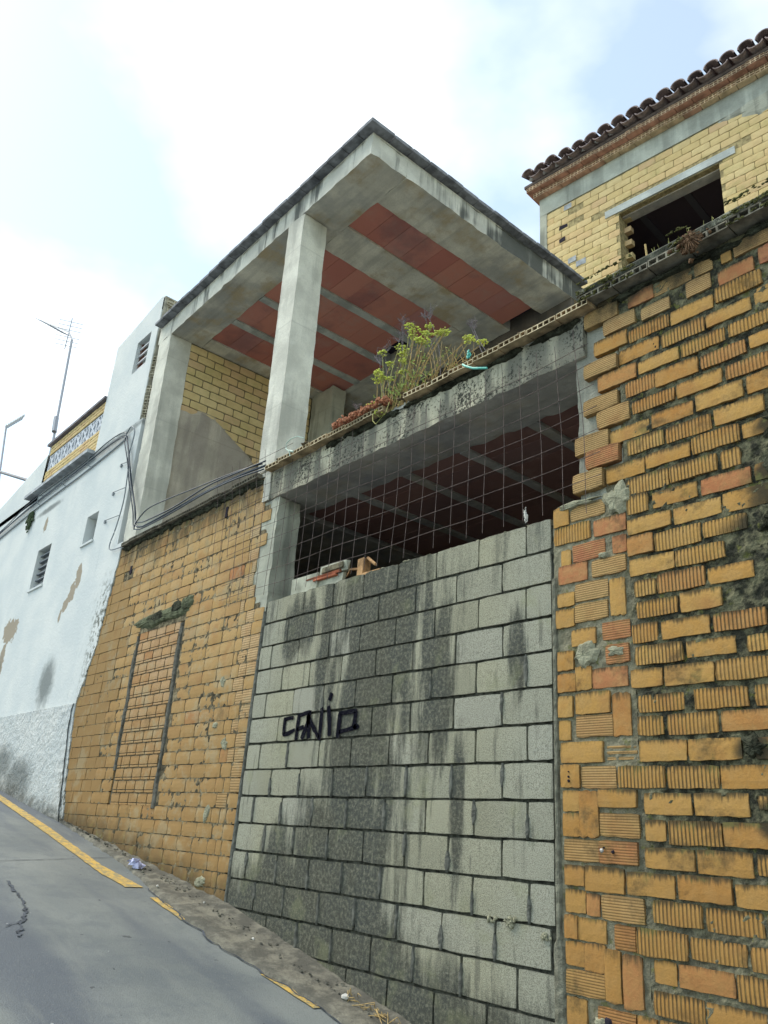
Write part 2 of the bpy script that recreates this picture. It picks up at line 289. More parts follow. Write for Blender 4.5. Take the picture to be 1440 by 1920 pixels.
RIMM = plain('rim_brick', (0.40, 0.30, 0.18), .92, .5, 7, .1); RIMD = plain('dark_rim_brick', (0.20, 0.185, 0.145), .95, .5, 9, .1)
MOSSM = plain('moss', (0.15, 0.15, 0.06), 1.0, .6, 25, .05, 0, .02)
STEM = plain('dry_stem', (0.42, 0.30, 0.13), .8, .3, 30); STEMG = plain('green_stem', (0.34, 0.33, 0.12), .8, .3, 30); UMB = plain('umbel', (0.60, 0.66, 0.13), .8, .35, 60); UMBD = plain('dead_flower', (0.22, 0.19, 0.20), .9, .3, 50)
SEDUM = plain('stonecrop', (0.47, 0.21, 0.12), .85, .4, 50); LEAFG = plain('dark_leaf', (0.05, 0.075, 0.035), .8, .4, 40)
BLACK = simple('unlit_dark', (0.035, 0.03, 0.04), .95, .05); BROWN = plain('brown_wood', (0.17, 0.075, 0.05), .7, .3, 14)

# bricks of the right wall as measured: x0 x1 z0 z1 kind (metres)
RB = """-1.553 -1.369 3.026 3.116 h+;-1.430 -1.382 2.910 3.009 r+;-1.626 -1.578 3.025 3.106 s;-1.784 -1.687 3.027 3.101 h;-2.044 -1.813 3.025 3.112 h;-2.210 -2.049 3.025 3.115 r;-2.416 -2.274 3.135 3.166 h;-1.654 -1.467 2.895 2.980 r;-2.521 -2.288 3.019 3.123 h;-2.127 -1.954 2.899 2.976 h;-1.843 -1.705 2.916 3.008 h;-1.684 -1.433 2.791 2.883 v;-2.385 -2.178 2.914 3.004 h;-1.953 -1.705 2.786 2.868 s;-1.478 -1.408 2.681 2.773 s+;-2.464 -2.241 2.803 2.898 s;-2.223 -1.970 2.793 2.874 v;-1.748 -1.506 2.668 2.742 s;-2.019 -1.764 2.666 2.753 v;-1.632 -1.424 2.555 2.626 v+;-1.903 -1.659 2.551 2.628 v;-1.531 -1.437 2.435 2.504 s+;-2.296 -2.041 2.674 2.760 s;-2.531 -2.311 2.661 2.755 h;-2.171 -1.924 2.554 2.628 s;-2.444 -2.189 2.548 2.643 s;-2.071 -1.821 2.426 2.519 s;-1.797 -1.558 2.427 2.503 v;-2.261 -2.083 2.437 2.524 v;-1.946 -1.698 2.309 2.390 s;-1.671 -1.451 2.310 2.387 v+;-2.549 -2.318 2.420 2.511 h;-2.222 -1.968 2.312 2.384 v;-1.845 -1.596 2.189 2.280 s;-1.570 -1.463 2.190 2.285 s+;-2.458 -2.249 2.300 2.409 h;-2.111 -1.870 2.188 2.269 s;-1.754 -1.502 2.069 2.160 s;-2.382 -2.136 2.175 2.256 s;-2.031 -1.778 2.065 2.153 v;-1.618 -1.491 1.953 2.029 s+;-2.617 -2.391 2.175 2.282 h;-2.271 -2.052 2.072 2.158 v;-1.889 -1.639 1.952 2.044 v;-2.541 -2.326 2.064 2.168 R;-2.163 -1.909 1.956 2.035 s;-1.743 -1.648 1.826 1.917 v;-2.416 -2.176 1.942 2.033 s;-2.024 -1.769 1.831 1.919 v;-1.579 -1.518 1.715 1.795 s+;-2.634 -2.439 1.934 2.046 h;-2.293 -2.040 1.829 1.926 v;-1.859 -1.607 1.712 1.796 r;-2.290 -2.170 1.717 1.817 v;-2.138 -1.889 1.718 1.802 s;-1.755 -1.531 1.591 1.688 s+;-2.786 -2.684 1.761 1.875 s;-2.668 -2.443 1.771 1.858 h;-2.292 -2.042 1.600 1.680 s;-2.023 -1.771 1.596 1.681 s;-2.788 -2.542 1.649 1.751 v;-2.511 -2.309 1.642 1.735 r;-2.298 -2.153 1.482 1.582 s;-2.138 -1.888 1.473 1.571 v;-1.867 -1.649 1.487 1.560 v;-2.658 -2.449 1.521 1.619 R;-2.394 -2.315 1.520 1.614 r;-2.295 -2.041 1.368 1.454 s;-2.025 -1.773 1.365 1.446 v;-2.740 -2.680 1.510 1.604 s;-2.762 -2.571 1.407 1.510 r;-2.530 -2.321 1.409 1.499 h;-2.271 -2.154 1.253 1.332 v;-2.137 -1.883 1.246 1.344 v;-1.864 -1.644 1.245 1.322 s;-2.648 -2.439 1.287 1.386 h;-2.422 -2.336 1.172 1.374 s;-2.767 -2.659 1.275 1.348 s;-2.262 -2.038 1.135 1.217 v;-2.017 -1.810 1.129 1.223 s;-2.779 -2.662 1.155 1.254 s;-2.651 -2.444 1.172 1.265 h;-2.296 -2.158 1.009 1.102 v;-2.132 -1.884 1.010 1.098 s;-1.857 -1.608 1.009 1.091 v;-2.479 -2.317 1.050 1.142 R;-2.676 -2.528 1.041 1.127 s;-2.773 -2.674 0.917 1.017 s;-2.285 -2.031 0.895 0.986 v;-2.006 -1.765 0.903 0.978 s;-1.703 -1.611 0.896 0.967 v+;-2.460 -2.329 0.922 1.016 R;-2.318 -2.148 0.785 0.870 s;-2.127 -1.878 0.779 0.870 s;-1.863 -1.623 0.777 0.867 v+;-2.656 -2.561 0.801 0.922 s;-2.552 -2.344 0.801 0.899 r;-2.773 -2.662 0.799 0.892 s;-2.286 -2.042 0.663 0.739 v;-1.982 -1.731 0.658 0.744 v;-1.694 -1.637 0.655 0.740 v+;-2.660 -2.452 0.675 0.781 s;-2.436 -2.337 0.554 0.766 s;-2.772 -2.685 0.666 0.773 s;-2.773 -2.704 0.548 0.645 s;-2.661 -2.443 0.559 0.663 h;-2.292 -2.160 0.551 0.637 v;-2.131 -1.881 0.548 0.638 v;-1.858 -1.649 0.552 0.635 s+;-2.762 -2.505 0.432 0.531 s;-2.495 -2.299 0.434 0.525 b;-2.290 -2.046 0.430 0.521 s;-2.029 -1.781 0.428 0.518 s;-1.714 -1.663 0.427 0.512 s+;-2.762 -2.651 0.309 0.418 s;-2.637 -2.437 0.308 0.408 h;-2.419 -2.169 0.308 0.405 v;-2.149 -1.899 0.308 0.400 v;-1.885 -1.676 0.306 0.399 s+;-2.752 -2.652 0.195 0.290 s;-2.650 -2.544 0.074 0.291 s;-2.537 -2.325 0.218 0.295 s;-2.281 -2.044 0.191 0.281 s;-2.025 -1.776 0.190 0.283 s;-1.724 -1.688 0.222 0.272 v+;-2.754 -2.654 0.076 0.180 s;-2.531 -2.317 0.083 0.185 h;-2.279 -2.182 0.075 0.160 s;-2.158 -1.908 0.065 0.160 v;-1.893 -1.703 0.066 0.161 s+;-2.752 -2.551 -0.037 0.058 h;-2.539 -2.332 -0.038 0.060 R;-2.286 -2.045 -0.043 0.041 s;-2.027 -1.782 -0.051 0.044 s;-1.755 -1.716 -0.041 0.037 v+;-2.747 -2.637 -0.149 -0.062 s;-2.628 -2.413 -0.166 -0.058 s;-2.392 -2.152 -0.163 -0.069 s;-2.127 -1.884 -0.162 -0.064 s;-1.861 -1.729 -0.167 -0.081 s+;-2.749 -2.636 -0.270 -0.172 s;-2.623 -2.556 -0.274 -0.182 r;-2.534 -2.313 -0.282 -0.181 h;-2.260 -2.031 -0.269 -0.179 v;-2.007 -1.761 -0.274 -0.187 v;-2.753 -2.685 -0.386 -0.287 s;-2.678 -2.522 -0.387 -0.293 s;-2.471 -2.368 -0.401 -0.301 R;-2.352 -2.108 -0.405 -0.300 v;-2.089 -1.845 -0.391 -0.310 v;-1.823 -1.756 -0.400 -0.315 v+;-2.750 -2.648 -0.500 -0.402 s;-2.642 -2.531 -0.511 -0.399 s;-2.529 -2.450 -0.620 -0.408 s;-2.434 -2.339 -0.632 -0.417 r;-2.272 -2.171 -0.506 -0.421 s;-2.149 -1.906 -0.508 -0.422 r;-1.890 -1.768 -0.515 -0.425 v+;-2.748 -2.536 -0.617 -0.522 h;-2.281 -2.049 -0.629 -0.543 v;-2.035 -1.788 -0.631 -0.546 s;-2.749 -2.643 -0.751 -0.636 s;-2.571 -2.380 -0.738 -0.651 R;-2.364 -2.280 -0.723 -0.652 s"""

# ---------------------------------------------------------------- mesh helpers
class MB:
    def __init__(s): s.v = []; s.f = []
    def box(s, x0, x1, y0, y1, z0, z1, fn=None, jit=0.0):
        n = len(s.v)
        for x in (x0, x1):
            for y in (y0, y1):
                for z in (z0, z1):
                    p = (x, y, z) if not jit else (x+random.uniform(-jit, jit), y+random.uniform(-jit, jit), z+random.uniform(-jit, jit))
                    s.v.append(fn(p) if fn else p)
        for q in ((0, 1, 3, 2), (4, 6, 7, 5), (0, 4, 5, 1), (2, 3, 7, 6), (0, 2, 6, 4), (1, 5, 7, 3)): s.f.append([n+i for i in q])
        return s
    def tube(s, pts, r, seg=6, r2=None):
        pts = [Vector(p) for p in pts]; n0 = len(s.v); N = len(pts)
        for i, p in enumerate(pts):
            d = (pts[min(i+1, N-1)] - pts[max(i-1, 0)]).normalized()
            a = d.cross(Vector((0, 0, 1)) if abs(d.z) < .9 else Vector((1, 0, 0))).normalized(); b = d.cross(a)
            rr = r if r2 is None else r + (r2-r)*i/max(1, N-1)
            for k in range(seg):
                t = 2*math.pi*k/seg; s.v.append(tuple(p + a*math.cos(t)*rr + b*math.sin(t)*rr))
        for i in range(N-1):
            for k in range(seg):
                s.f.append([n0+i*seg+k, n0+i*seg+(k+1) % seg, n0+(i+1)*seg+(k+1) % seg, n0+(i+1)*seg+k])
        s.f.append([n0+k for k in range(seg)][::-1]); s.f.append([n0+(N-1)*seg+k for k in range(seg)])
        return s
    def ball(s, c, r, sq=(1, 1, 1), seg=6, rings=4, jit=.15):
        n0 = len(s.v)
        for i in range(rings+1):
            ph = math.pi*i/rings
            for k in range(seg):
                t = 2*math.pi*k/seg; j = 1+random.uniform(-jit, jit)
                s.v.append((c[0]+r*sq[0]*math.sin(ph)*math.cos(t)*j, c[1]+r*sq[1]*math.sin(ph)*math.sin(t)*j, c[2]+r*sq[2]*math.cos(ph)*j))
        for i in range(rings):
            for k in range(seg): s.f.append([n0+i*seg+k, n0+i*seg+(k+1) % seg, n0+(i+1)*seg+(k+1) % seg, n0+(i+1)*seg+k])
        return s
    def grid(s, P):     # P[i][j] of points
        n0 = len(s.v); W = len(P[0])
        for r in P: s.v.extend(tuple(p) for p in r)
        for i in range(len(P)-1):
            for j in range(W-1): s.f.append([n0+i*W+j, n0+i*W+j+1, n0+(i+1)*W+j+1, n0+(i+1)*W+j])
        return s
    def mesh(s, name, mat, smooth=False):
        me = bpy.data.meshes.new(name); me.from_pydata(s.v, [], s.f); me.materials.append(mat)
        b = bmesh.new(); b.from_mesh(me); bmesh.ops.recalc_face_normals(b, faces=b.faces); b.to_mesh(me); b.free()
        if smooth:
            for p in me.polygons: p.use_smooth = True
        return me
    def build(s, name, mat, parent=None, smooth=False, fix=True):
        return link(name, s.mesh(name, mat, smooth), parent)
def link(name, me, parent=None, loc=None, rot=None, scale=None):
    o = bpy.data.objects.new(name, me); COL.objects.link(o)
    if parent is not None: o.parent = parent; o.matrix_parent_inverse = Matrix.Translation(parent.location).inverted() if parent.rotation_euler.z == 0 else Matrix.Identity(4)
    if loc: o.location = loc
    if rot: o.rotation_euler = rot
    if scale: o.scale = scale
    return o
def tag(o, label=None, cat=None, group=None, kind=None):
    if label: o['label'] = label
    if cat: o['category'] = cat
    if group: o['group'] = group
    if kind: o['kind'] = kind
    return o
def thing(name, loc, label, cat, group=None, rz=0.0):
    o = bpy.data.objects.new(name, None); COL.objects.link(o); o.empty_display_size = .2; o.location = loc; o.rotation_euler = (0, 0, rz)
    return tag(o, label, cat, group)
def lerp(a, b, t): return a + (b-a)*t
def interp(x, P):
    if x <= P[0][0]: return P[0][1]
    for (a, b), (c, d) in zip(P, P[1:]):
        if x <= c: return lerp(b, d, (x-a)/(c-a))
    return P[-1][1]
GP = [(-60, 7.0), (-30, 3.0), (-16, 0.85), (-12.03, .278), (-9.52, -.079), (-5.9, -.591), (-3.96, -.968), (-1, -1.54), (5, -2.6), (30, -6)]
def gz(x): return interp(x, GP)

# brick templates: unit boxes with worn, uneven outlines; y = 0 is the outer face
def brick_tpl(name, mat, seed, rough=0.012, rz=0.03, yj=1.0):
    rr = random.Random(seed); nx, nz = 5, 3; mb = MB(); P = []
    for j in range(nz+1):
        row = []
        for i in range(nx+1):
            x = -.5+i/nx; z = -.5+j/nz; e = (i in (0, nx)) + (j in (0, nz))
            if e:
                x += rr.uniform(-rough, rough*.4)*(1 if i == nx else -1 if i == 0 else 0); z += rr.uniform(-rz, rz*.4)*(1 if j == nz else -1 if j == 0 else 0)
            y = (rr.uniform(0, .03) if not e else rr.uniform(.03, .09))*yj
            if e == 2: x *= .985; z *= .95; y += .05*yj
            row.append((x, y, z))
        P.append(row)
    mb.grid(P); W = nx+1; H = nz+1
    ring = [i for i in range(W)] + [j*W+W-1 for j in range(1, H)] + [(H-1)*W+i for i in range(W-2, -1, -1)] + [j*W for j in range(H-2, 0, -1)]
    n0 = len(mb.v)
    for i in ring: x, y, z = mb.v[i]; mb.v.append((x, 1.0, z))
    L = len(ring)
    for k in range(L): mb.f.append([ring[k], ring[(k+1) % L], n0+(k+1) % L, n0+k])
    return mb.mesh(name, mat)
TPL = {k: [brick_tpl('brick', m_, 10+ord(k)*5+i, .014, .042, .5) for i in range(8)] for k, m_ in BM.items()}
LTPL = {k: [brick_tpl('brick', m_, 300+ord(k)*5+i, .008, .022) for i in range(5)] for k, m_ in LM.items()}
ITPL = [brick_tpl('brick', IM, 500+i) for i in range(4)]
YTPL = [brick_tpl('brick', YM, 600+i, .008, .02) for i in range(4)]
BTPL = [brick_tpl('block', BLK, 700+i, .008, .018) for i in range(9)]
def put_brick(name, tpl, parent, x0, x1, z0, z1, y=0.0, depth=.1, rot=0.0):
    o = link(name, random.choice(tpl), parent); o.location = ((x0+x1)/2, y, (z0+z1)/2); o.scale = (x1-x0, depth, z1-z0)
    if rot: o.rotation_euler = (0, rot, 0)
    return o
def hollow_tpl(name, mat, n, rows=1, wall=.12, face=None):
    """unit hollow brick seen end-on: a frame with n x rows real channels in its front face"""
    mb = MB(); xs = [0]; cw = 1.0/n; w_ = cw*wall*1.6
    for i in range(n): xs += [i*cw+w_/2, (i+1)*cw-w_/2]
    xs = sorted(set(xs + [1.0])); hz = 1.0/rows; wz = hz*.17; zs = [0]
    for j in range(rows): zs += [j*hz+wz, (j+1)*hz-wz]
    zs = sorted(set(zs + [1.0]))
    for i in range(len(xs)-1):
        for j in range(len(zs)-1):
            a, b, c, d = xs[i]-.5, xs[i+1]-.5, zs[j]-.5, zs[j+1]-.5; n0 = len(mb.v)
            if i % 2 == 1 and j % 2 == 1:
                mb.v += [(a, 0, c), (b, 0, c), (b, 0, d), (a, 0, d), (a, .7, c), (b, .7, c), (b, .7, d), (a, .7, d)]
                mb.f += [[n0, n0+1, n0+5, n0+4], [n0+1, n0+2, n0+6, n0+5], [n0+2, n0+3, n0+7, n0+6], [n0+3, n0, n0+4, n0+7], [n0+4, n0+5, n0+6, n0+7]]
            else:
                mb.v += [(a, 0, c), (b, 0, c), (b, 0, d), (a, 0, d)]; mb.f.append([n0, n0+1, n0+2, n0+3])
    n0 = len(mb.v); mb.v += [(x, y, z) for x in (-.5, .5) for y in (0, 1) for z in (-.5, .5)]
    for q in ((0, 1, 3, 2), (4, 6, 7, 5), (0, 2, 6, 4), (1, 5, 7, 3), (2, 3, 7, 6)): mb.f.append([n0+i for i in q])
    me = bpy.data.meshes.new(name); me.from_pydata(mb.v, [], mb.f); me.materials.append(mat)
    if face:
        me.materials.append(face)
        for p in me.polygons:
            if abs(p.center.y) < .01: p.material_index = 1
    return me

def rough_sheet(name, mat, parent, x0, x1, z0, z1, y, amp, step, keep=None, seed=0, hole=None):
    """mortar or render as a relief sheet in the facade plane"""
    nx = max(2, int((x1-x0)/step)); nz = max(2, int((z1-z0)/step)); mb = MB(); idx = {}
    for j in range(nz+1):
        for i in range(nx+1):
            x = lerp(x0, x1, i/nx); z = lerp(z0, z1, j/nz)
            d = noise.fractal(Vector((x*22+seed, 0, z*22)), .8, 2.2, 3)*amp + noise.noise(Vector((x*3.1, seed, z*3.1)))*amp*.5
            idx[i, j] = len(mb.v); mb.v.append((x, y - d, z))
    for j in range(nz):
        for i in range(nx):
            xm = lerp(x0, x1, (i+.5)/nx); zm = lerp(z0, z1, (j+.5)/nz)
            if keep and not keep(xm, zm): continue
            mb.f.append([idx[i, j], idx[i+1, j], idx[i+1, j+1], idx[i, j+1]])
    me = bpy.data.meshes.new(name); me.from_pydata(mb.v, [], mb.f); me.materials.append(mat)
    b = bmesh.new(); b.from_mesh(me); bmesh.ops.delete(b, geom=[v for v in b.verts if not v.link_faces], context='VERTS'); b.to_mesh(me); b.free()
    return link(name, me, parent)
def patch(mb, cx, cz, rx, rz, y=-.004, h=.01, seed=0, n=18, rag=.35, rings=4):
    """ragged domed lump of cement or moss lying on the facade plane"""
    P = []
    for i in range(rings+1):
        row = []
        for k in range(n+1):
            t = 2*math.pi*(k % n)/n; q = i/rings
            w_ = 1 + rag*noise.fractal(Vector((math.cos(t)*1.6+seed, math.sin(t)*1.6, seed*.7)), 1, 2, 4)*q
            yy = y - h*(1-q**3) + random.uniform(-.2, .2)*h if i < rings else y + .012
            row.append((cx+rx*q*w_*math.cos(t), yy, cz+rz*q*w_*math.sin(t)))
        P.append(row)
    return mb.grid(P)
def wall_holes(x0, x1, z0, z1, y, holes, depth, mb=None, back=True):
    """wall front face with real rectangular openings and their reveals"""
    mb = mb or MB(); xs = sorted({x0, x1, *[h[0] for h in holes], *[h[1] for h in holes]}); zs = sorted({z0, z1, *[h[2] for h in holes], *[h[3] for h in holes]})
    for a, b in zip(xs, xs[1:]):
        for c, d in zip(zs, zs[1:]):
            if any(h[0] <= a and b <= h[1] and h[2] <= c and d <= h[3] for h in holes): continue
            mb.grid([[(a, y, c), (b, y, c)], [(a, y, d), (b, y, d)]])
    for a, b, c, d in holes:
        mb.grid([[(a, y, c), (b, y, c)], [(a, y+depth, c), (b, y+depth, c)]]); mb.grid([[(a, y, d), (b, y, d)], [(a, y+depth, d), (b, y+depth, d)]])
        mb.grid([[(a, y, c), (a, y, d)], [(a, y+depth, c), (a, y+depth, d)]]); mb.grid([[(b, y, c), (b, y, d)], [(b, y+depth, c), (b, y+depth, d)]])
    for p, q, r, s_ in (((x0, y, z0), (x0, y, z1), (x0, y+depth, z0), (x0, y+depth, z1)), ((x1, y, z0), (x1, y, z1), (x1, y+depth, z0), (x1, y+depth, z1)), ((x0, y, z1), (x1, y, z1), (x0, y+depth, z1), (x1, y+depth, z1))):
        mb.grid([[p, q], [r, s_]])
    return mb

# ---------------------------------------------------------------- ground
g = MB()
ys = [-80, -30, -12, -6] + [-5+0.25*i for i in range(21)] + [.3]
xs = sorted([-80, -60, -45, -30, -22] + [-18+.3*i for i in range(77)] + [8, 14, 30, 80] + [p[0] for p in GP[2:-1]])
g.grid([[(x, y, gz(x) + (.004*noise.noise(Vector((x*.7, y*.9, 0))))) for x in xs] for y in ys])
tag(g.build('road', ROADM, smooth=True), kind='structure')
MB().box(-400, 400, -400, 400, -9.2, -9.0).build('ground', plain('earth', (0.16, 0.14, 0.11)), None)['kind'] = 'structure'
# cement strip filling the foot of the walls; widest by the blockwork
EDGE = [(-20, -.02), (-9.6, -.02), (-8.4, -.10), (-7.6, -.16), (-6.9, -.26), (-6.45, -.36), (-5.8, -.44), (-5.3, -.46), (-4.85, -.41), (-4.55, -.37), (-4.15, -.33), (-3.6, -.35), (-2, -.42), (8, -.5)]
k = MB(); P = []
xs = [-9.6+.05*i for i in range(330)]
for q in (0, .25, .5, .75, .96, 1.0):
    row = []
    for x in xs:
        e = interp(x, EDGE) + .035*noise.fractal(Vector((x*5, 0, 1)), .8, 2.1, 4)
        y = lerp(.03, min(-.015, e), q)
        z = gz(x) + (.03 if q < .9 else .02 if q < 1 else -.01) + .014*noise.fractal(Vector((x*6, y*6, 3)), .8, 2, 4) + (.03*(1-q)**3)
        row.append((x, y, z))
    P.append(row)
k.grid(P); tag(k.build('kerb', KERB, smooth=True), kind='structure')
def paint(mb, x0, x1, yin, yout, lift=.006):
    n = max(2, int((x1-x0)/.07)); P = [[], [], []]
    for i in range(n+1):
        x = lerp(x0, x1, i/n); a = interp(x, yin) + .012*noise.noise(Vector((x*9, 1, 0))); b = interp(x, yout) + .012*noise.noise(Vector((x*9, 5, 0)))
        for r, t in zip(P, (0, .5, 1)): r.append((x, lerp(a, b, t), gz(x)+lift + .004*noise.noise(Vector((x*.7, lerp(a, b, t)*.9, 0)))))
    mb.grid(P)
YI = [(-20, -.10), (-12, -.13), (-9.1, -.27), (-7.4, -.40), (-6.62, -.36), (-5.98, -.41), (-5.6, -.50)]
YO = [(-20, -.22), (-12, -.25), (-8.7, -.42), (-7.1, -.535), (-6.4, -.50), (-5.7, -.45), (-5.5, -.52)]
pm = MB(); paint(pm, -16, -6.62, YI, YO)
paint(pm, -6.30, -5.72, [(-6.3, -.395), (-6.0, -.405), (-5.72, -.445)], [(-6.3, -.45), (-6.0, -.48), (-5.72, -.475)])
paint(pm, -4.72, -4.22, [(-4.72, -.40), (-4.5, -.355), (-4.22, -.335)], [(-4.72, -.43), (-4.5, -.41), (-4.22, -.385)])
tag(pm.build('road_marking', YL), kind='structure')
# cracks and a saw-cut joint in the road: narrow dark filled grooves
cr = MB()
def groove(pts, wd, lift=.006):
    P = [[], []]
    for i, (x, y) in enumerate(pts):
        a = pts[max(0, i-1)]; b = pts[min(len(pts)-1, i+1)]; dx, dy = b[0]-a[0], b[1]-a[1]; L = math.hypot(dx, dy); w_ = wd*random.uniform(.5, 1.3)
        for r, s_ in zip(P, (-1, 1)):
            X, Y = x-dy/L*w_*s_, y+dx/L*w_*s_; r.append((X, Y, gz(X)+lift+.004*noise.noise(Vector((X*.7, Y*.9, 0)))))
    cr.grid(P)
def wob(p, q, n, a): return [(lerp(p[0], q[0], i/n)+random.uniform(-a, a), lerp(p[1], q[1], i/n)+random.uniform(-a, a)) for i in range(n+1)]
groove(wob((-7.4, -1.4), (-7.78, -.13), 20, .004), .005); groove(wob((-6.75, -1.38), (-6.42, -1.42), 9, .008), .014)
groove(wob((-6.42, -1.41), (-6.0, -1.47), 18, .009), .008); groove(wob((-6.0, -1.47), (-5.45, -1.68), 24, .013), .010)
groove(wob((-5.75, -1.56), (-5.62, -1.70), 8, .008), .004)
groove([(x_, min(-.02, interp(x_, EDGE)) + .035*noise.fractal(Vector((x_*5, 0, 1)), .8, 2.1, 4) - .006) for x_ in [-6.6+.035*i for i in range(100)]], .0065, .008)
tag(cr.build('road_crack', plain('crack_fill', (0.075, 0.085, 0.10), .9, .4, 20)), kind='structure')

# ---------------------------------------------------------------- right brick wall
RWALL = thing('brick_wall', (-1.5, 0.0, gz(-1.5)), 'tall orange hollow-brick wall with dark mossy mortar, right of the concrete blocks', 'brick wall')
rough_sheet('mortar', MORT, RWALL, -2.80, -2.30, -1.5, 1.86, .0125, .006, .012, seed=3)
rough_sheet('mortar', MORT, RWALL, -2.30, 1.6, -2.2, 3.16, .0105, .011, .012, seed=5)
core = MB(); core.box(-2.44, 1.6, .03, .30, -2.4, 3.15); core.box(-2.79, -2.45, .03, .28, -2.2, 1.84); core.build('wall_core', MORT, RWALL)
rows_right = {}
for q in RB.split(';'):
    a = q.split(); x0, x1, z0, z1 = map(float, a[:4]); kd = a[4][0]; opn = a[4].endswith('+')
    if opn: x1 = x0 + .245
    zm = (z0+z1)/2; rows_right.setdefault(round((zm+.6)/.1177), []).append((x0, x1, z0, z1))
    if kd == 'b':
        o = put_brick('brick', TPL['s'], RWALL, x0, x1, z0, z1, y=.035, depth=.05); o['label'] = 'broken brick with its hollow core laid open'
        for zz in (z0+.005, z0+.033, z0+.060): put_brick('brick', TPL['h'], RWALL, x0+.01, x1-.01, zz, zz+.014, y=.005+random.uniform(0, .01), depth=.03)
        continue
    tooth = x0 < -2.37 and z1 > 1.9 and kd in 'hR'
    y = random.uniform(-.007, .004) - (.012 if tooth else 0)
    put_brick('brick', TPL[kd], RWALL, x0-.005, x1+.005, z0-.004, z1+.005, y=y, depth=.12 if tooth else .07, rot=random.uniform(-.006, .006))
cnt = 0
for r, L in sorted(rows_right.items()):     # carry each course on past the frame
    L = [b for b in L if b[3]-b[2] < .15]; 
    if not L: continue
    last = max(L, key=lambda b: b[1]); z0 = sorted(b[2] for b in L)[len(L)//2]; x = last[1]+.018
    while x < .55 and cnt < 125:
        wd = random.choice((.245, .25, .245, .12)); put_brick('brick', TPL[random.choice('sv')], RWALL, x, x+wd, z0, z0+.092, y=random.uniform(-.006, .004), depth=.07); x += wd+.02; cnt += 1
# coping: hollow bricks under a mossy cement lip
HR = [hollow_tpl('coping_brick', RIMD, n_) for n_ in (4, 5)]
x = -2.50
while x < 1.5:
    wd = .235; o = link('coping_brick', random.choice(HR), RWALL, loc=(x+wd/2, -.095+random.uniform(-.008, .008), 3.188), scale=(wd, .13, .048)); o.rotation_euler = (0, random.uniform(-.01, .01), 0); x += wd+.008
P = []
for i in range(5):
    row = []
    for j in range(330):
        x = -2.52+j*.0125; nn = noise.fractal(Vector((x*9, i*.7, 0)), .8, 2.1, 4)*.012
        y, z = ((-.075, 3.214), (-.088+nn, 3.220), (-.092-nn, 3.25), (-.075+nn, 3.272+nn), (.3, 3.285))[i]; row.append((x, y+nn*.6, z))
    P.append(row)
MB().grid(P).build('coping_lip', conc_mat('mossy_lip', (0.25, 0.25, 0.19), .9, .8, lo=.40, dark=(0.045, 0.048, 0.035)), RWALL)
ms = MB()
for i in range(700):
    x = random.uniform(-2.5, -1.0); 
    if noise.noise(Vector((x*3.3, 0, 2))) < -.12: continue
    ms.ball((x, -.10+random.uniform(-.02, .0), random.choice((3.165, 3.215, 3.225, 3.30))+random.uniform(-.008, .008)), random.uniform(.003, .009), (1.6, .8, .7), jit=.4)
tag(ms.build('moss', MOSSM, RWALL), kind='stuff')
dk = MB()
for bx, bz, rx, rz in [(-2.2, 3.13, .16, .028), (-1.9, 3.13, .2, .022), (-1.62, 3.11, .12, .03), (-1.4, 3.13, .1, .03), (-1.38, 1.63, .17, .20), (-1.40, 1.99, .13, .055), (-1.50, 1.49, .10, .05), (-1.72, .475, .06, .045)]:
    patch(dk, bx, bz, rx, rz, -.006, .016, seed=bx*7+bz, n=28, rag=.7)
dk.build('moss_crust', DARKM, RWALL)
cm = MB()
for bx, bz, rx, rz in [(-2.60, .985, .075, .07), (-2.35, 1.83, .085, .10), (-2.40, .98, .06, .03), (-2.62, 1.87, .17, .022), (-2.46, 1.52, .03, .02), (-2.55, -.72, .05, .03)]:
    patch(cm, bx, bz, rx, rz, -.005, .009, seed=bx*5+bz, n=26, rag=.6)
cm.build('cement_patch', CEML, RWALL)
hl = MB()
for bx, bz, rr_ in [(-2.46, .013, .010), (-2.51, .03, .005), (-2.71, .36, .006), (-2.71, .385, .004), (-2.71, .34, .008), (-2.52, -.70, .022), (-2.45, -.71, .018), (-2.43, -.73, .012)]:
    patch(hl, bx, bz, rr_, rr_*1.1, -.014, .001, seed=bx*9, n=12, rag=.4, rings=2)
hl.build('hole', BLACK, RWALL)
MB().ball((-2.515, -.018, .016), .011, (1.2, .5, 1)).build('bolt', plain('old_bolt', (.4, .38, .36), .5, .3, 40, .5, .5), RWALL, True)
# clump of old roots on the coping + twigs
ct = tag(MB().build('dry_root_clump', STEM), 'reddish dry root clump clinging under the mossy coping of the orange wall', 'dead plant')
mb = MB()
for i in range(110):
    a = random.uniform(0, 6.28); r_ = abs(random.gauss(0, .035)); mb.ball((-1.73+r_*math.cos(a)*1.3, -.12+random.uniform(-.03, .02), 3.155+r_*math.sin(a)), random.uniform(.006, .015), (1, 1, .8), jit=.4)
for i in range(50):
    a = random.uniform(0, 6.28); p = Vector((-1.73, -.13, 3.16)); q = p+Vector((math.cos(a)*.08, random.uniform(-.03, 0), math.sin(a)*.06-.015)); mb.tube([p, (p+q)/2+Vector((0, -.012, .01)), q], .0025, 4)
ct.data = mb.mesh('dry_root_clump', plain('root', (0.16, 0.095, 0.055), .95, .5, 30))
tw = MB(); tw.tube([(-2.09, .03, 3.29), (-2.088, .03, 3.36), (-2.092, .028, 3.45)], .006, 6); tw.tube([(-2.085, .03, 3.29), (-2.07, .03, 3.33)], .012, 6)
tag(tw.build('dead_stalk', STEM), 'single upright brown dead stalk on the mossy coping below the dark window', 'dead plant')
tw = MB()
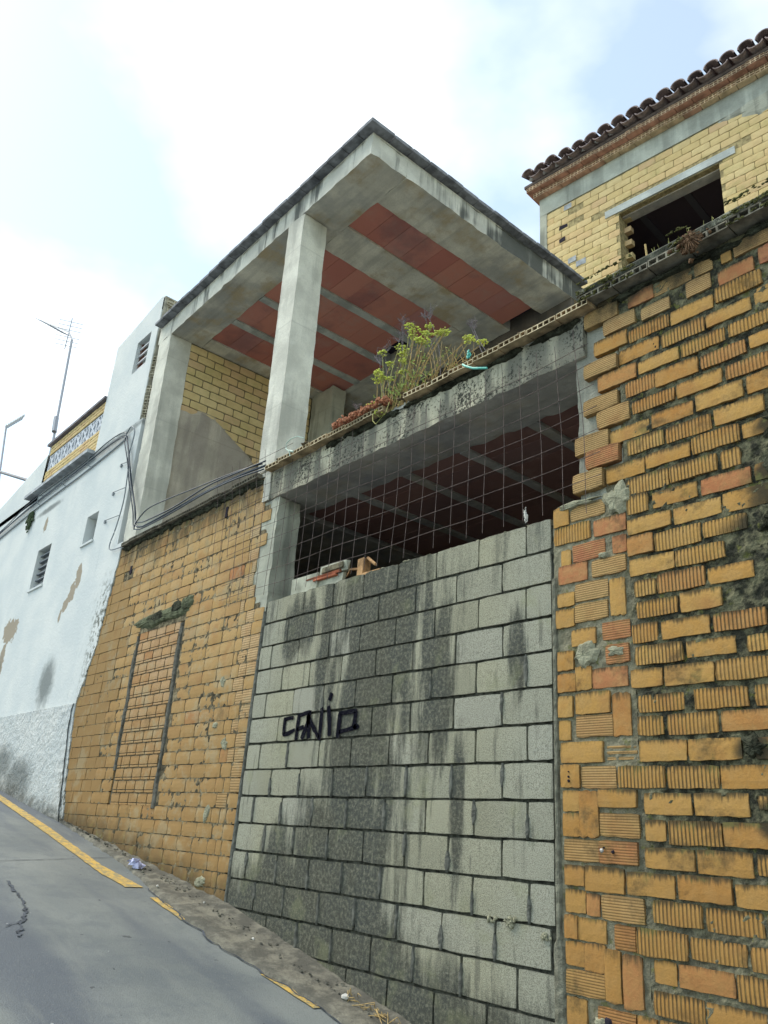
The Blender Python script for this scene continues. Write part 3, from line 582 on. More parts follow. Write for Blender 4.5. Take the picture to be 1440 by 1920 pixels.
for i in range(12):
    x = random.uniform(-2.05, -1.6); h_ = random.uniform(.012, .035); tw.tube([(x, -.06+random.uniform(-.04, .08), 3.29), (x+random.uniform(-.01, .01), -.05, 3.30+h_)], .0025, 4, .001)
tag(tw.build('tiny_weed', STEMG), 'row of tiny withered weeds along the top of the mossy coping', 'weed', kind='stuff')

# ---------------------------------------------------------------- concrete block wall closing the doorway
BW = thing('block_wall', (-4.4, 0, gz(-4.4)), 'grey concrete block wall with black algae stains and sprayed lettering', 'block wall')
JT = {0: [-5.70, -5.31, -4.92, -4.55, -4.17, -3.78, -3.39, -3.0], 1: [-5.51, -5.14, -4.74, -4.36, -3.97, -3.58, -3.19],
      2: [-5.71, -5.32, -4.92, -4.55, -4.16, -3.77, -3.38, -3.0], 3: [-5.51, -5.14, -4.74, -4.35, -3.97, -3.57, -3.18],
      4: [-5.71, -5.32, -4.93, -4.55, -4.16, -3.78, -3.39, -3.0], 5: [-5.49, -5.09, -4.72, -4.35, -3.96, -3.57, -3.18],
      6: [-5.71, -5.32, -4.92, -4.55, -4.15, -3.78, -3.38, -2.99], 7: [-5.51, -5.13, -4.73, -4.36, -3.97, -3.57, -3.17],
      8: [-5.71, -5.33, -4.94, -4.55, -4.16, -3.78, -3.38, -2.99], 9: [-5.51, -5.13, -4.73, -4.35, -3.95, -3.58, -3.17],
      10: [-5.72, -5.31, -4.92, -4.55, -4.16, -3.77, -3.38, -2.98], 11: [-5.56, -5.18, -4.77, -4.39, -3.99, -3.61, -3.21],
      12: [-5.37, -4.99, -4.60, -4.21, -3.83, -3.45, -3.06], 13: [-5.6, -5.2, -4.82, -4.43, -4.04, -3.65, -3.26], 14: [-4.6, -4.2, -3.82, -3.44, -3.05], 15: [-4.4, -4.0, -3.6, -3.2]}
def bl_left(z): return interp(z, [(-.7, -5.945), (.2, -5.925), (.84, -5.915), (1.85, -5.885)])
rough_sheet('mortar', plain('block_mortar', (0.062, 0.062, 0.048), .97, .6, 25, .05, 0, .012), BW, -5.93, -2.80, -1.5, 1.79, .014, .006, .018, seed=11)
MB().box(-5.93, -2.80, .03, .19, -1.6, 1.80).build('wall_core', MORT, BW)
for r in range(16):
    zt = 1.832-.1988*r; js = JT[r]; L = [bl_left(zt-.1)+(.012 if r % 3 else .022)] + js + [-2.812 if r < 11 else -2.84 if r < 12 else -2.81]
    for a, b in zip(L, L[1:]):
        if b-a < .07 or zt < gz(b)-.02: continue
        ga = .004 if r < 5 else .006
        tz = .0055 if r else .001
        sag = random.uniform(-.002, .002)
        put_brick('block', BTPL, BW, a+ga, b-ga, zt-.193+sag, zt-tz+sag, y=random.uniform(-.003, .003), depth=.03, rot=random.uniform(-.003, .003))
SM = MB()
for r in range(4, 13):
    zt = 1.832-.1988*r
    for x in JT[r]:
        if random.random() < (.25 if r < 7 else .85) and zt-.19 > gz(x):
            hh = random.uniform(.55, 1.0)*.098; ph = random.uniform(0, 9); P = []; up = random.choice((-1, 1))*(.098-hh)
            wmax = random.uniform(.010, .024)
            for i in range(13):
                q = -1+2*i/12; w_ = wmax*(max(.12, 1-abs(q)**2.2))*(1+.35*noise.noise(Vector((q*3, ph, 0)))); cx = x+.006*noise.noise(Vector((q*2, ph, 4)))
                zz = zt-.1+up+q*hh; P.append([(cx-w_, .006, zz), (cx-w_*.7, -.007, zz), (cx, -.011+random.uniform(0, .004), zz), (cx+w_*.7, -.007, zz), (cx+w_, .006, zz)])
            SM.grid(P)
SM.build('mortar_smear', CEM, BW)
# cement fillets down both ends of the blockwork
for xx, wd, z0_, z1_ in ((None, .022, -.7, 1.75), (-2.795, .016, -1.2, 1.45)):
    P = []; n = 110
    for i in range(n+1):
        z = lerp(z0_, z1_, i/n); c_ = bl_left(z)-.008 if xx is None else xx
        wv = wd*(1+.8*noise.noise(Vector((c_*0, 3.0 if xx is None else 9.0, z*3)))+.3*noise.noise(Vector((0, 1, z*16))))
        if xx is not None and -1.2 < z < -.42: wv += .022
        P.append([(c_-wv, .012, z), (c_-wv*.6, -.004, z), (c_, -.007+random.uniform(-.003, .003), z), (c_+wv*.6, -.004, z), (c_+wv, .012, z)])
    MB().grid(P).build('mortar_fillet', CEM if xx is None else plain('fillet_cement', (0.19, 0.185, 0.14), .95, .4, 20, .1, 0, .008), BW)
LUMP = MB()
for i in range(80):
    x = random.uniform(-5.9, -2.85); LUMP.ball((x, .03+random.uniform(-.02, .05), 1.832), random.uniform(.006, .016), (1.6, 1, .6), jit=.4)
for bx, bz in ((-3.23, -.36), (-3.11, -.365), (-3.09, -.35), (-2.87, -.40)):
    for i in range(10): LUMP.ball((bx+random.uniform(-.03, .03), -.006, bz+random.uniform(-.012, .015)), random.uniform(.006, .014), jit=.4)
LUMP.build('mortar_lump', CEML, BW)
# spray-painted word
GR = [[(-5.274, .812), (-5.33, .814), (-5.390, .806), (-5.392, .75), (-5.386, .691), (-5.32, .70), (-5.241, .722)],
      [(-5.215, .645), (-5.212, .74), (-5.205, .822), (-5.13, .836), (-5.068, .843), (-5.09, .75), (-5.145, .648)], [(-5.215, .722), (-5.128, .737)],
      [(-5.053, .648), (-5.068, .74), (-5.089, .818), (-5.04, .76), (-4.98, .70), (-4.92, .642), (-4.918, .75), (-4.921, .868)],
      [(-4.801, .655), (-4.815, .76), (-4.842, .872)], [(-4.815, .965), (-4.838, .910)],
      [(-4.702, .638), (-4.700, .73), (-4.698, .808), (-4.61, .812), (-4.517, .816), (-4.522, .76), (-4.531, .701), (-4.60, .690), (-4.694, .680)], [(-4.531, .701), (-4.498, .712), (-4.490, .690)]]
GM = MB()
for st in GR:
    pts = []
    for (a, b), (c, d) in zip(st, st[1:]):
        n = 8; pts += [(lerp(a, c, i/n), lerp(b, d, i/n)) for i in range(n)]
    pts.append(st[-1])
    L = []
    for i, (x, z) in enumerate(pts):
        a = pts[max(0, i-1)]; b = pts[min(len(pts)-1, i+1)]; dx, dz = b[0]-a[0], b[1]-a[1]; l = math.hypot(dx, dz) or 1
        w_ = (.0175+.004*noise.noise(Vector((x*11, 0, z*11))))*(.75 if i in (0, len(pts)-1) else 1)*(1.25 if abs(dx) < abs(dz) else .9)
        L.append([(x-dz/l*w_, -.0075, z+dx/l*w_), (x+dz/l*w_, -.0075, z-dx/l*w_)])
    GM.grid(L)
GM.build('graffiti', PAINT, BW)

# ---------------------------------------------------------------- left brick wall with its walled-up doorway
LW = thing('brick_wall', (-7.6, 0, gz(-7.6)), 'sandy orange flush brick wall between the white house and the block wall', 'brick wall')
def lx0(z): return interp(z, [(-.2, -9.50), (.4, -9.72), (1.26, -9.90), (1.86, -9.62), (3.15, -9.40)]) + .03*noise.noise(Vector((0, 3, z*5)))
def lx1(z):
    return bl_left(z)-.03 if z < 1.86 else interp(z, [(1.87, -6.09), (1.96, -6.09), (2.0, -6.14), (2.11, -6.16), (2.32, -6.13), (2.43, -6.13), (2.44, -6.02), (2.56, -6.04), (2.57, -6.16), (2.66, -6.16), (2.67, -6.0), (2.79, -6.01), (2.82, -6.18), (3.1, -6.17)])
DX0, DX1, DZ0, DZ1 = -8.45, -7.43, .13, 1.90
def in_door(x, z): return DX0-.03 < x < DX1+.03 and DZ0 < z < DZ1
rough_sheet('mortar', MORTL, LW, -9.75, -6.0, -.9, 3.12, .005, .005, .016, seed=21, keep=lambda x, z: lx0(z)-.02 < x < lx1(z)-.02 and not in_door(x, z))
for a, b, c, d in ((-9.45, DX0, -1.2, 3.12), (DX1, -6.24, -1.2, 3.12), (DX0, DX1, -1.2, DZ0), (DX0, DX1, DZ1, 3.12), (-6.24, -5.96, -1.2, 1.84)): MB().box(a, b, .03, .25, c, d).build('wall_core', MORTL, LW)
cand = []
for r in range(36):
    zt = 3.105-.1185*r; zb = zt-.112
    if zt < -.75: break
    zm = (zt+zb)/2; xl = lx0(zm); xr = lx1(zm); x = xr
    # ribbed toothing bricks at the right-hand end, plain flush bricks for the rest
    first = True; off = .13 if r % 2 else 0
    xq = -6.30 + (.09 if r % 2 else -.03)
    if r > 9: xq = -6.33 + (.12 if r % 2 else 0)
    segs = []
    while x > xq+.06:
        wd = min(.155 if (r % 2) else .17, x-xq); segs.append((x-wd+.008, x, 'h' if (random.random() < .62 and -.1 < zm) else 's')); x -= wd
    while x > xl+.05:
        wd = .13 if (first and r % 2) else .262; first = False
        wd = min(wd+random.uniform(-.006, .006), x-xl); segs.append((x-wd+.007, x, 's' if random.random() < .99 else 'r')); x -= wd
    for a, b, kd in segs:
        if b-a < .05: continue
        if zt < gz(b)-.03: continue
        if in_door((a+b)/2, zm):
            continue
        if a < DX0 < b and DZ0 < zm < DZ1: b = DX0-.01
        if a < DX1 < b and DZ0 < zm < DZ1: a = DX1+.01
        if b-a < .05: continue
        if -8.55 < (a+b)/2 < -7.36 and 1.93 < zm < 2.06: continue
        if abs((a+b)/2+9.0) < .1 and r == 3: continue       # a missing brick leaves a dark slot
        cand.append((a, b, zb, zt, kd))
cand.sort(key=lambda q: -q[0])
def lbrick(a, b, c, d, kd): 
    return put_brick('brick', LTPL[kd], LW, a, b, c, d, y=random.uniform(-.004, .002), depth=.05, rot=random.uniform(-.004, .004))
for q in cand[:296]: lbrick(*q)
if len(cand) > 296:
    mb = MB()
    for a, b, c, d, kd in cand[296:]: mb.box(a, b, random.uniform(-.004, .002), .05, c, d, jit=.002)
    tag(mb.build('brick', LM['s'], LW), kind='stuff')
HE = hollow_tpl('brick_end', plain('brick_end_clay', (0.36, 0.15, 0.10), .9, .3, 20), 1, 3)
for z in (2.0, 2.115, 2.235, 2.355, 2.47, 2.70, 2.93, 1.925):
    o = link('brick_end', HE, LW, loc=(lx1(z)+.012, .055, z-.005), scale=(.085, .05, .10)); o.rotation_euler = (0, 0, math.radians(62))
mb = MB(); patch(mb, -7.93, 2.02, .62, .085, -.006, .02, 4, 40, .35); patch(mb, -7.42, 2.08, .13, .10, -.006, .02, 9, 24, .5); mb.build('cement_lintel', CEMG, LW)
mb = MB(); patch(mb, -8.0, 2.03, .16, .05, -.024, .006, 6, 24, .5); patch(mb, -7.6, 2.07, .12, .06, -.024, .006, 7, 24, .5); mb.build('moss_crust', DARKM, LW)
mb = MB()
for bx, bz, rx, rz in [(-6.42, .1, .05, .07), (-6.38, -.42, .09, .04), (-6.45, 1.2, .05, .05), (-6.28, .66, .06, .05), (-6.48, .82, .05, .03)]: patch(mb, bx, bz, rx, rz, -.004, .008, bx*3+bz, 22, .6)
mb.build('cement_patch', CEML, LW)
# rim tiles and black crust along its top
HL = [hollow_tpl('coping_brick', RIMD, 5) for _ in (0, 1)]
x = -9.35
while x < -6.25:
    link('coping_brick', random.choice(HL), LW, loc=(x+.118, -.05+random.uniform(-.01, .01), 3.135), scale=(.232, .14, .042)); x += .24
mb = MB()
for i in range(46): patch(mb, -9.3+i*.068, 3.085+random.uniform(-.02, .01), random.uniform(.05, .1), random.uniform(.02, .045), -.004, .02, i*1.7, 16, .7)
mb.build('moss_crust', DARKM, LW)
mb = MB(); mb.box(-9.02, -8.97, -.008, .01, 2.70, 2.80); mb.box(-6.86, -6.82, -.008, .01, 2.87, 2.98); mb.build('hole', BLACK, LW)

DI = thing('bricked_up_doorway', (-7.94, .01, gz(-7.94)), 'narrow doorway walled up with small pale bricks and dark joints in the sandy brick wall', 'walled-up doorway')
rough_sheet('mortar', plain('infill_mortar', (0.15, 0.13, 0.09), .97, .5, 30, .05, 0, .01), DI, DX0-.02, DX1+.02, DZ0-.02, DZ1+.02, .016, .004, .03, seed=31)
for r in range(15):
    z0 = DZ0+.012+r*.1185; x = DX0+.03-(.1 if r % 2 else 0) + random.uniform(-.01, .01)
    while x < DX1-.06:
        a = max(x, DX0+.035); b = min(x+.188, DX1-.05)
        if b-a > .04:
            put_brick('brick', ITPL, DI, a, b, z0+.026, z0+.108, y=.006, depth=.03); put_brick('brick', ITPL, DI, a, b, z0+.000, z0+.020, y=.008, depth=.03)
        x += .205
mb = MB()
for c_, s0 in ((DX0+.005, 2.0), (DX1-.015, 7.0)):
    P = []
    for i in range(60):
        z = lerp(DZ0-.01+(.35 if s0 < 5 else 0), DZ1-.02, i/59); wv = .034*(1+1.1*noise.noise(Vector((0, s0, z*3)))+.6*noise.noise(Vector((0, s0, z*17)))); c_ += .01*noise.noise(Vector((9, s0, z*5)))
        P.append([(c_-wv, .014, z), (c_-wv*.6, -.003, z), (c_, -.006, z), (c_+wv*.6, -.003, z), (c_+wv, .02, z)])
    mb.grid(P)
mb.build('cement_strip', plain('dark_cement', (0.125, 0.12, 0.10), .95, .35, 22, .1, 0, .008), DI)

# ---------------------------------------------------------------- unfinished concrete building
CBL = thing('concrete_building', (-6, 2, gz(-6)), 'unfinished open concrete frame house with overhanging flat roof and red clay ceilings', 'unfinished building')
def tilt(p): return (p[0], p[1], p[2] + .030*(p[0]+4.96) if p[2] > 5 else p[2])
def part(name, mat, *boxes, fn=None, jit=0.0):
    mb = MB()
    for b in boxes: mb.box(*b, fn=fn, jit=jit)
    return mb.build(name, mat, CBL)
def rough_box(name, mat, x0, x1, y0, y1, z0, z1, step=.08, amp=.006, fn=None, seed=0, parent=None):
    """cast concrete: a box whose arrises and faces wander a little"""
    bm = bmesh.new(); nx, ny, nz = [max(1, min(60, int((b-a)/step))) for a, b in ((x0, x1), (y0, y1), (z0, z1))]
    vs = {}
    def V(i, j, k_):
        if (i, j, k_) not in vs:
            p = Vector((lerp(x0, x1, i/nx), lerp(y0, y1, j/ny), lerp(z0, z1, k_/nz)))
            e = (i in (0, nx)) + (j in (0, ny)) + (k_ in (0, nz)); a = amp*(1.6 if e >= 2 else .5)
            d = Vector([noise.fractal(p*7+Vector((s_+seed, 0, 0)), .9, 2, 3) for s_ in (0, 31, 67)])*a
            c_ = Vector(((x0+x1)/2, (y0+y1)/2, (z0+z1)/2))
            if e >= 2: d -= (p-c_).normalized()*abs(noise.noise(p*11))*amp*1.5
            q = p+d; q = Vector(fn(q)) if fn else q; vs[i, j, k_] = bm.verts.new(q)
        return vs[i, j, k_]
    for i in range(nx):
        for j in range(ny):
            for k_ in (0, nz): bm.faces.new([V(i, j, k_), V(i+1, j, k_), V(i+1, j+1, k_), V(i, j+1, k_)])
    for i in range(nx):
        for k_ in range(nz):
            for j in (0, ny): bm.faces.new([V(i, j, k_), V(i+1, j, k_), V(i+1, j, k_+1), V(i, j, k_+1)])
    for j in range(ny):
        for k_ in range(nz):
            for i in (0, nx): bm.faces.new([V(i, j, k_), V(i, j+1, k_), V(i, j+1, k_+1), V(i, j, k_+1)])
    bmesh.ops.recalc_face_normals(bm, faces=bm.faces); me = bpy.data.meshes.new(name); bm.to_mesh(me); bm.free(); me.materials.append(mat)
    return link(name, me, parent if parent is not None else CBL)
RZ = 6.29; RT = 6.535
# roof: edge beams (fascia outside, soffit below), inner beams, joists, clay pots between
def two_tone(o, mat2):      # soffit faces of a beam get the stained soffit concrete
    o.data.materials.append(mat2)
    for p in o.data.polygons:
        if p.normal.z < -.7: p.material_index = 1
    return o
two_tone(rough_box('roof_beam', CF, -9.57, -4.96, 0, .47, RZ, RT, fn=tilt, amp=.008), CS)['label'] = 'long pale front edge beam of the roof'
two_tone(rough_box('roof_beam', CF, -5.43, -4.958, .472, 3.46, RZ, RT, fn=tilt, seed=4, amp=.008), CS)['label'] = 'side edge beam of the roof with black drip stains'
rough_box('roof_beam', CS, -6.40, -5.93, .472, 3.2, RZ+.001, RT, fn=tilt, seed=9)
rough_box('roof_beam', CS, -9.55, -8.92, .472, 3.2, RZ+.001, RT, fn=tilt, seed=13)
rough_box('roof_beam', CS, -8.918, -6.402, 2.60, 3.2, RZ+.002, RT, fn=tilt, seed=17)
rough_box('roof_beam', CS, -5.928, -5.432, 3.30, 3.46, RZ+.002, RT, fn=tilt, seed=19)
for x0, x1 in ((-7.08, -6.97), (-7.73, -7.62), (-8.40, -8.29)): rough_box('joist', CJ, x0, x1, .474, 2.598, RZ-.004, RT-.02, fn=tilt, amp=.003, seed=x0)
part('roof_slab', CF, (-9.57, -4.96, 0, 3.46, RT, RT+.02), fn=tilt)
bays = [(-6.968, -6.402, .474, 2.598), (-7.618, -7.082, .474, 2.598), (-8.288, -7.732, .474, 2.598), (-8.918, -8.402, .474, 2.598), (-5.928, -5.432, .474, 3.298)]
for bi, (x0, x1, y0, y1) in enumerate(bays):
    n = round((y1-y0)/.25)
    for i in range(n):
        if (bi, i) in ((4, n-1), (1, n-1)): continue        # broken-out pots leave black holes
        a = lerp(y0, y1, i/n)+.002; b = lerp(y0, y1, (i+1)/n)-.002; d = .014+random.uniform(0, .006)
        mb = MB(); mb.box(x0+.002, x1-.002, a, b, RZ+d, RZ+.15, fn=tilt); mb.build('ceiling_tile', CEIL, CBL)
part('roof_void', BLACK, *[(b[0], b[1], b[2], b[3], RZ+.16, RZ+.17) for b in bays], fn=tilt)
# brick rim standing out round the roof
RT1 = [brick_tpl('rim_brick', plain('roof_rim_brick', (0.21, 0.215, 0.23), .95, .4, 8, .1), 900+i, .004, .02, .12) for i in range(3)]
def rim(x, y, z, lx, ly):
    o = link('rim_brick', random.choice(RT1), CBL); o.scale = (lx, ly, .042); o.location = tilt((x, y+random.uniform(-.005, .005), z+random.uniform(-.0015, .0015))); o.rotation_euler = (0, random.uniform(-.003, .003), 0); return o
for i in range(19): rim(-9.44+i*.248, -.105, RT+.045, .245, .30)
for i in range(13): o = rim(-4.86, .33+i*.248, RT+.045, .24, .30); o.rotation_euler = (0, 0, math.radians(90)); o.location.x = -4.86+random.uniform(-.005, .005); o.location.y = .33+i*.248
part('roof_screed', CB, (-9.5, -4.98, .1, 3.4, RT+.07, RT+.085), fn=tilt)
# columns
def column(x0, x1, y1, z0, z1, lean=0.0, lab=None, seed=0, mat=CC):
    o = rough_box('column', mat, x0, x1, 0, y1, z0, z1, .10, .0045, fn=lambda p: (p[0]+lean*(z1-p[2])/(z1-z0), p[1], p[2]), seed=seed)
    if lab: o['label'] = lab
column(-6.385, -6.09, .31, 3.18, 6.245, .045, 'tall pale column in the middle of the terrace front', 2)
column(-9.52, -9.175, .31, 3.18, 6.16, .10, 'pale column at the white house end', 5)
o = rough_box('column', CP, -9.13, -8.62, 2.36, 2.6, 3.18, 6.165, seed=8)
o['label'] = 'rear corner column in shade'
# ground-floor beam, terrace slab, ceiling below it
two_tone(rough_box('beam', CB, -6.17, -2.53, 0.0, .47, 2.845, 3.125, .05, .010, seed=22), CD)['label'] = 'pitted lichen-grey beam under the terrace edge'
rough_box('beam', CC, -6.17, -6.05, -.012, .0, 2.84, 3.12, .05, .006, seed=25)
part('floor_slab', CJ, (-9.4, -2.45, 0.0, 3.5, 3.125, 3.165))
part('floor_slab', CD, (-9.4, -6.18, 0.06, 3.5, 2.85, 3.124))
for x0, x1 in ((-3.38, -3.29), (-4.06, -3.97), (-4.73, -4.64), (-5.40, -5.31)): rough_box('joist', CD, x0, x1, .472, 3.4, 2.842, 3.0, amp=.003, seed=x0)
for x0, x1 in ((-3.288, -2.6), (-3.968, -3.382), (-4.638, -4.062), (-5.308, -4.732), (-6.1, -5.402)):
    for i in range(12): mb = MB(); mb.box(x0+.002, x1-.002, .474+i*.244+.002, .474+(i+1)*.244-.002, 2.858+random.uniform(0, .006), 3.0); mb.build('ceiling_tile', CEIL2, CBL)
rough_box('pillar', CP, -6.16, -5.90, .010, .255, .9, 2.84, .06, .007, seed=41)['label'] = 'rendered pillar at the left of the barred opening'
rough_box('pillar', CP, -2.615, -2.32, .03, .35, .9, 3.12, .06, .007, seed=43)['label'] = 'pale pillar behind the toothed brick ends'
part('inner_wall', CD, (-9.4, -2.4, 3.42, 3.5, -1.5, 2.84), (-9.4, -9.3, .27, 3.4, -1.5, 2.84), (-2.5, -2.4, .36, 3.4, -1.5, 3.12))
part('ground_slab', CD, (-9.3, -2.5, .2, 3.4, -1.6, -1.5))
part('rear_wall', conc_mat('rear_render', (0.17, 0.145, 0.115), .4, lo=.6), (-9.4, -4.97, 3.21, 3.28, 3.17, 6.45))
# hollow rim bricks along the terrace edge
HT = [hollow_tpl('rim_brick', RIMM, n_, 1, .12, plain('cut_rim', (0.50, 0.42, 0.27), .9, .4, 9)) for n_ in (4, 5, 6)]; HTd = [hollow_tpl('rim_brick', RIMD, n_) for n_ in (4, 5)]
x = -6.08; i = 0
while x < -2.52:
    if not (-4.42 < x < -4.2):
        tp = HT if (x > -3.9 or x < -5.0) else HT+HT+HTd
        o = link('rim_brick', random.choice(tp), CBL, loc=(x+.12, -.085+random.uniform(-.01, .01), 3.150+random.uniform(-.003, .003)), scale=(.235, .16, .04)); o.rotation_euler = (random.uniform(-.03, .03), random.uniform(-.01, .01), random.uniform(-.02, .02))
    x += .243; i += 1
mb = MB()
for i in range(60):
    x = random.uniform(-5.2, -2.6); patch(mb, x, 3.112+random.uniform(-.015, .01), random.uniform(.04, .12), random.uniform(.012, .03), -.006, .02, i*2.1, 14, .7)
tag(mb.build('black_crust', DARKM, CBL), kind='stuff')
mb = MB()
for i in range(150):
    x = -5.9+random.random()*3.3; mb.ball((x, random.uniform(-.10, .1), 3.175+random.uniform(0, .006)), random.uniform(.008, .022), (1.3, 1, .5), jit=.4)
tag(mb.build('terrace_dirt', plain('terrace_dirt', (0.16, 0.12, 0.075), .97, .5, 30), CBL), kind='stuff')

# party wall inside the terrace: yellow bricks above ragged grey render
PW = thing('party_wall', (-9.17, 1.5, 3.17), 'terrace side wall, yellow bricks above peeled grey render, behind the left column', 'brick wall')
def rot_brick(tpl, y0, y1, z0, z1, x):
    o = link('brick', random.choice(tpl), PW, loc=(x, (y0+y1)/2, (z0+z1)/2), scale=(y1-y0, .06, z1-z0)); o.rotation_euler = (0, 0, math.radians(90)); return o
MB().box(-9.25, -9.176, .31, 3.2, 3.17, 6.2).build('wall_core', plain('party_mortar', (0.17, 0.15, 0.10), .95, .4, 15), PW)
rend_pts = [(.2, 5.12), (.45, 5.14), (.63, 5.23), (.85, 5.20), (1.01, 5.10), (1.15, 5.02), (1.36, 4.88), (1.6, 4.7), (2.4, 4.2)]
def rend_top(y): return interp(y, rend_pts)+.03*noise.noise(Vector((y*9, 0, 0)))
for r in range(14):
    z0 = 4.5+r*.118; y = .18 - (.13 if r % 2 else 0)
    while y < 2.36:
        if z0+.1 > interp(y+.12, rend_pts)-.04 and y+.25 > .31: rot_brick(YTPL, max(y, .31), min(y+.25, 2.36), z0, z0+.104, -9.158+random.uniform(-.003, .003))
        y += .262
P = []
for j in range(30):
    row = []
    for i in range(60): y = lerp(.31, 2.4, i/59); z = lerp(3.17, rend_top(y), j/29); row.append((-9.150+.006*noise.fractal(Vector((y*4, z*4, 0)), .8, 2, 3)+(-.02 if j == 29 else 0), y, z))
    P.append(row)
MB().grid(P).build('render_coat', GRAY, PW)

# debris in the opening
db = MB(); db.box(-5.62, -5.25, .07, .11, 1.80, 2.0, jit=.012); db.box(-5.25, -4.93, .075, .11, 1.80, 1.94, jit=.01); db.box(-5.23, -4.88, .07, .11, 1.955, 2.03, jit=.012)
d_ = db.build('broken_partition', plain('partition_plaster', (0.42, 0.42, 0.33), .9, .3, 8)); tag(d_, 'broken pale plastered partition stump just above the left of the block wall', 'broken wall')
r_ = MB(); r_.box(-5.40, -4.95, .06, .085, 1.945, 1.962, jit=.006); r_.box(-5.30, -5.0, .055, .08, 1.925, 1.94, jit=.006); r_.build('red_brick_core', plain('brick_core', (0.40, 0.13, 0.07)), d_)
r_ = MB(); r_.box(-5.19, -4.91, .058, .068, 1.972, 2.02, jit=.006); r_.build('bare_patch', plain('bare', (0.16, 0.14, 0.09), .9, .5, 20), d_)
db = MB()
db.tube([(-4.84, .2, 1.99), (-4.72, .16, 2.03), (-4.55, .1, 1.93)], .022, 5, .012); db.tube([(-4.86, .2, 1.98), (-4.98, .2, 2.0), (-5.05, .22, 1.96)], .016, 5, .01)
db.box(-4.80, -4.72, .12, .18, 1.86, 2.02, jit=.02); db.box(-4.70, -4.48, .08, .16, 1.84, 1.88, jit=.015)
tag(db.build('brick_rubble', plain('rubble', (0.42, 0.25, 0.12), .9, .5, 12)), 'tilted orange brick shard on top of the block wall by the dark opening', 'rubble')

# ---------------------------------------------------------------- wire mesh over the opening
WM = thing('wire_mesh', (-4.4, -.03, 1.83), 'bent rusty welded wire mesh hung across the dark opening', 'wire mesh')
def meshpt(x, z):       # bulges and sags
    return (x + .03*noise.noise(Vector((x*1.3, 0, z*1.1))) + (-.055*(3.0-z) if x < -5.5 else -.02*(3.0-z)*(1 if x < -3.2 else -3.2*(x+3.2)-.6)), -.035 + .012*noise.noise(Vector((x*2, 5, z*2))) - .02*max(0, z-2.9), z + .014*noise.noise(Vector((x*1.7, 9, z))) )
xsw = [-2.58-.1475*i for i in range(30)]
for i, x in enumerate(xsw):
    top = 3.34+.05*random.random() if x < -5.95 else (2.93 + .13*random.random() if x > -4.6 else 3.05+.12*random.random())
    bot = 1.845 if x > -5.75 else 1.86+.05*random.random()
    if x > -2.7: bot = 1.78
    if x < -6.55: bot = 2.2+.4*random.random()
    pts = [meshpt(x, lerp(bot, top, t/12)) for t in range(13)]
    if x < -5.95: pts = [(p[0]-.30*(p[2]-1.9)*0.12 - (.12*(p[2]-2.2) if p[2] > 2.2 else 0)+.0, p[1]-.06*max(0, p[2]-3.0), p[2]) for p in pts]
    MB().tube(pts, .0021, 5).build('wire', WIRE, WM)
for j, z in enumerate([1.97, 2.11, 2.26, 2.41, 2.56, 2.71, 2.86, 2.99, 3.14, 3.29]):
    x0, x1 = -6.62, -2.48
    if z > 2.9: x0, x1 = -6.75, -4.0 if z < 3.05 else -5.0
    if z > 3.1: x0, x1 = -6.9, -5.7 if z > 3.2 else -5.2
    pts = []
    for t in range(40):
        x = lerp(x0, x1, t/39); p = meshpt(x, z); pts.append((p[0], p[1]-.004, p[2] + (.05*(x+3.1)**2 if x > -3.1 else 0)))
    MB().tube(pts, .0021, 5).build('wire', WIRE, WM)

# ---------------------------------------------------------------- cables
def cable(name, pts, r, mat, label, group=None, cat='cable', n=8):
    P = [Vector(p) for p in pts]; out = []
    for i in range(len(P)-1):
        p0, p1, p2, p3 = P[max(0, i-1)], P[i], P[i+1], P[min(len(P)-1, i+2)]
        for k in range(n):
            t = k/n; out.append(.5*((2*p1)+(p2-p0)*t+(2*p0-5*p1+4*p2-p3)*t*t+(3*p1-p0-3*p2+p3)*t**3))
    out.append(P[-1]); o = MB().tube(out, r, 7).build(name, mat, None, True); return tag(o, label, cat, group)
main = [(-17, -.04, 4.62), (-15.3, -.04, 4.72), (-13.69, -.04, 4.83), (-11.59, -.04, 4.88), (-10.6, -.05, 4.90), (-10.0, -.05, 4.87), (-9.82, -.06, 4.72), (-9.6, -.06, 4.35), (-9.38, -.06, 3.98), (-9.1, -.06, 3.55), (-8.95, -.07, 3.30), (-8.7, -.10, 3.20), (-8.46, -.11, 3.18), (-7.81, -.12, 3.18), (-7.12, -.11, 3.20), (-6.5, -.09, 3.20), (-6.1, -.06, 3.19)]
def shift(P, dx, dy, dz, a, s0): return [(x+dx+a*noise.noise(Vector((i*.9, s0, 0))), y+dy+.3*a*noise.noise(Vector((i*.7, s0, 4))), z+dz+a*noise.noise(Vector((i*.8, s0, 9)))) for i, (x, y, z) in enumerate(P)]
cable('cable', main, .012, BLACKC, 'thickest dark blue-black cable sagging from the white wall along the brick coping', 'cables running along the facade')
cable('cable', shift(main, .02, -.02, .035, .05, 1), .008, BLACKC, 'thin black cable riding on top of the bundle along the facade', 'cables running along the facade')
cable('cable', shift(main, -.02, -.015, -.03, .05, 2), .008, BLACKC, 'thin black cable hanging lowest in the bundle along the facade', 'cables running along the facade')
cable('cable', [(-8.9, -.1, 3.21), (-8.82, -.12, 3.28), (-8.55, -.12, 3.38), (-8.0, -.12, 3.36), (-7.4, -.12, 3.31), (-6.9, -.11, 3.28), (-6.5, -.1, 3.25), (-6.15, -.07, 3.22)], .007, BLACKC, 'thin loop of black cable lifting above the bundle in front of the terrace', 'cables running along the facade')
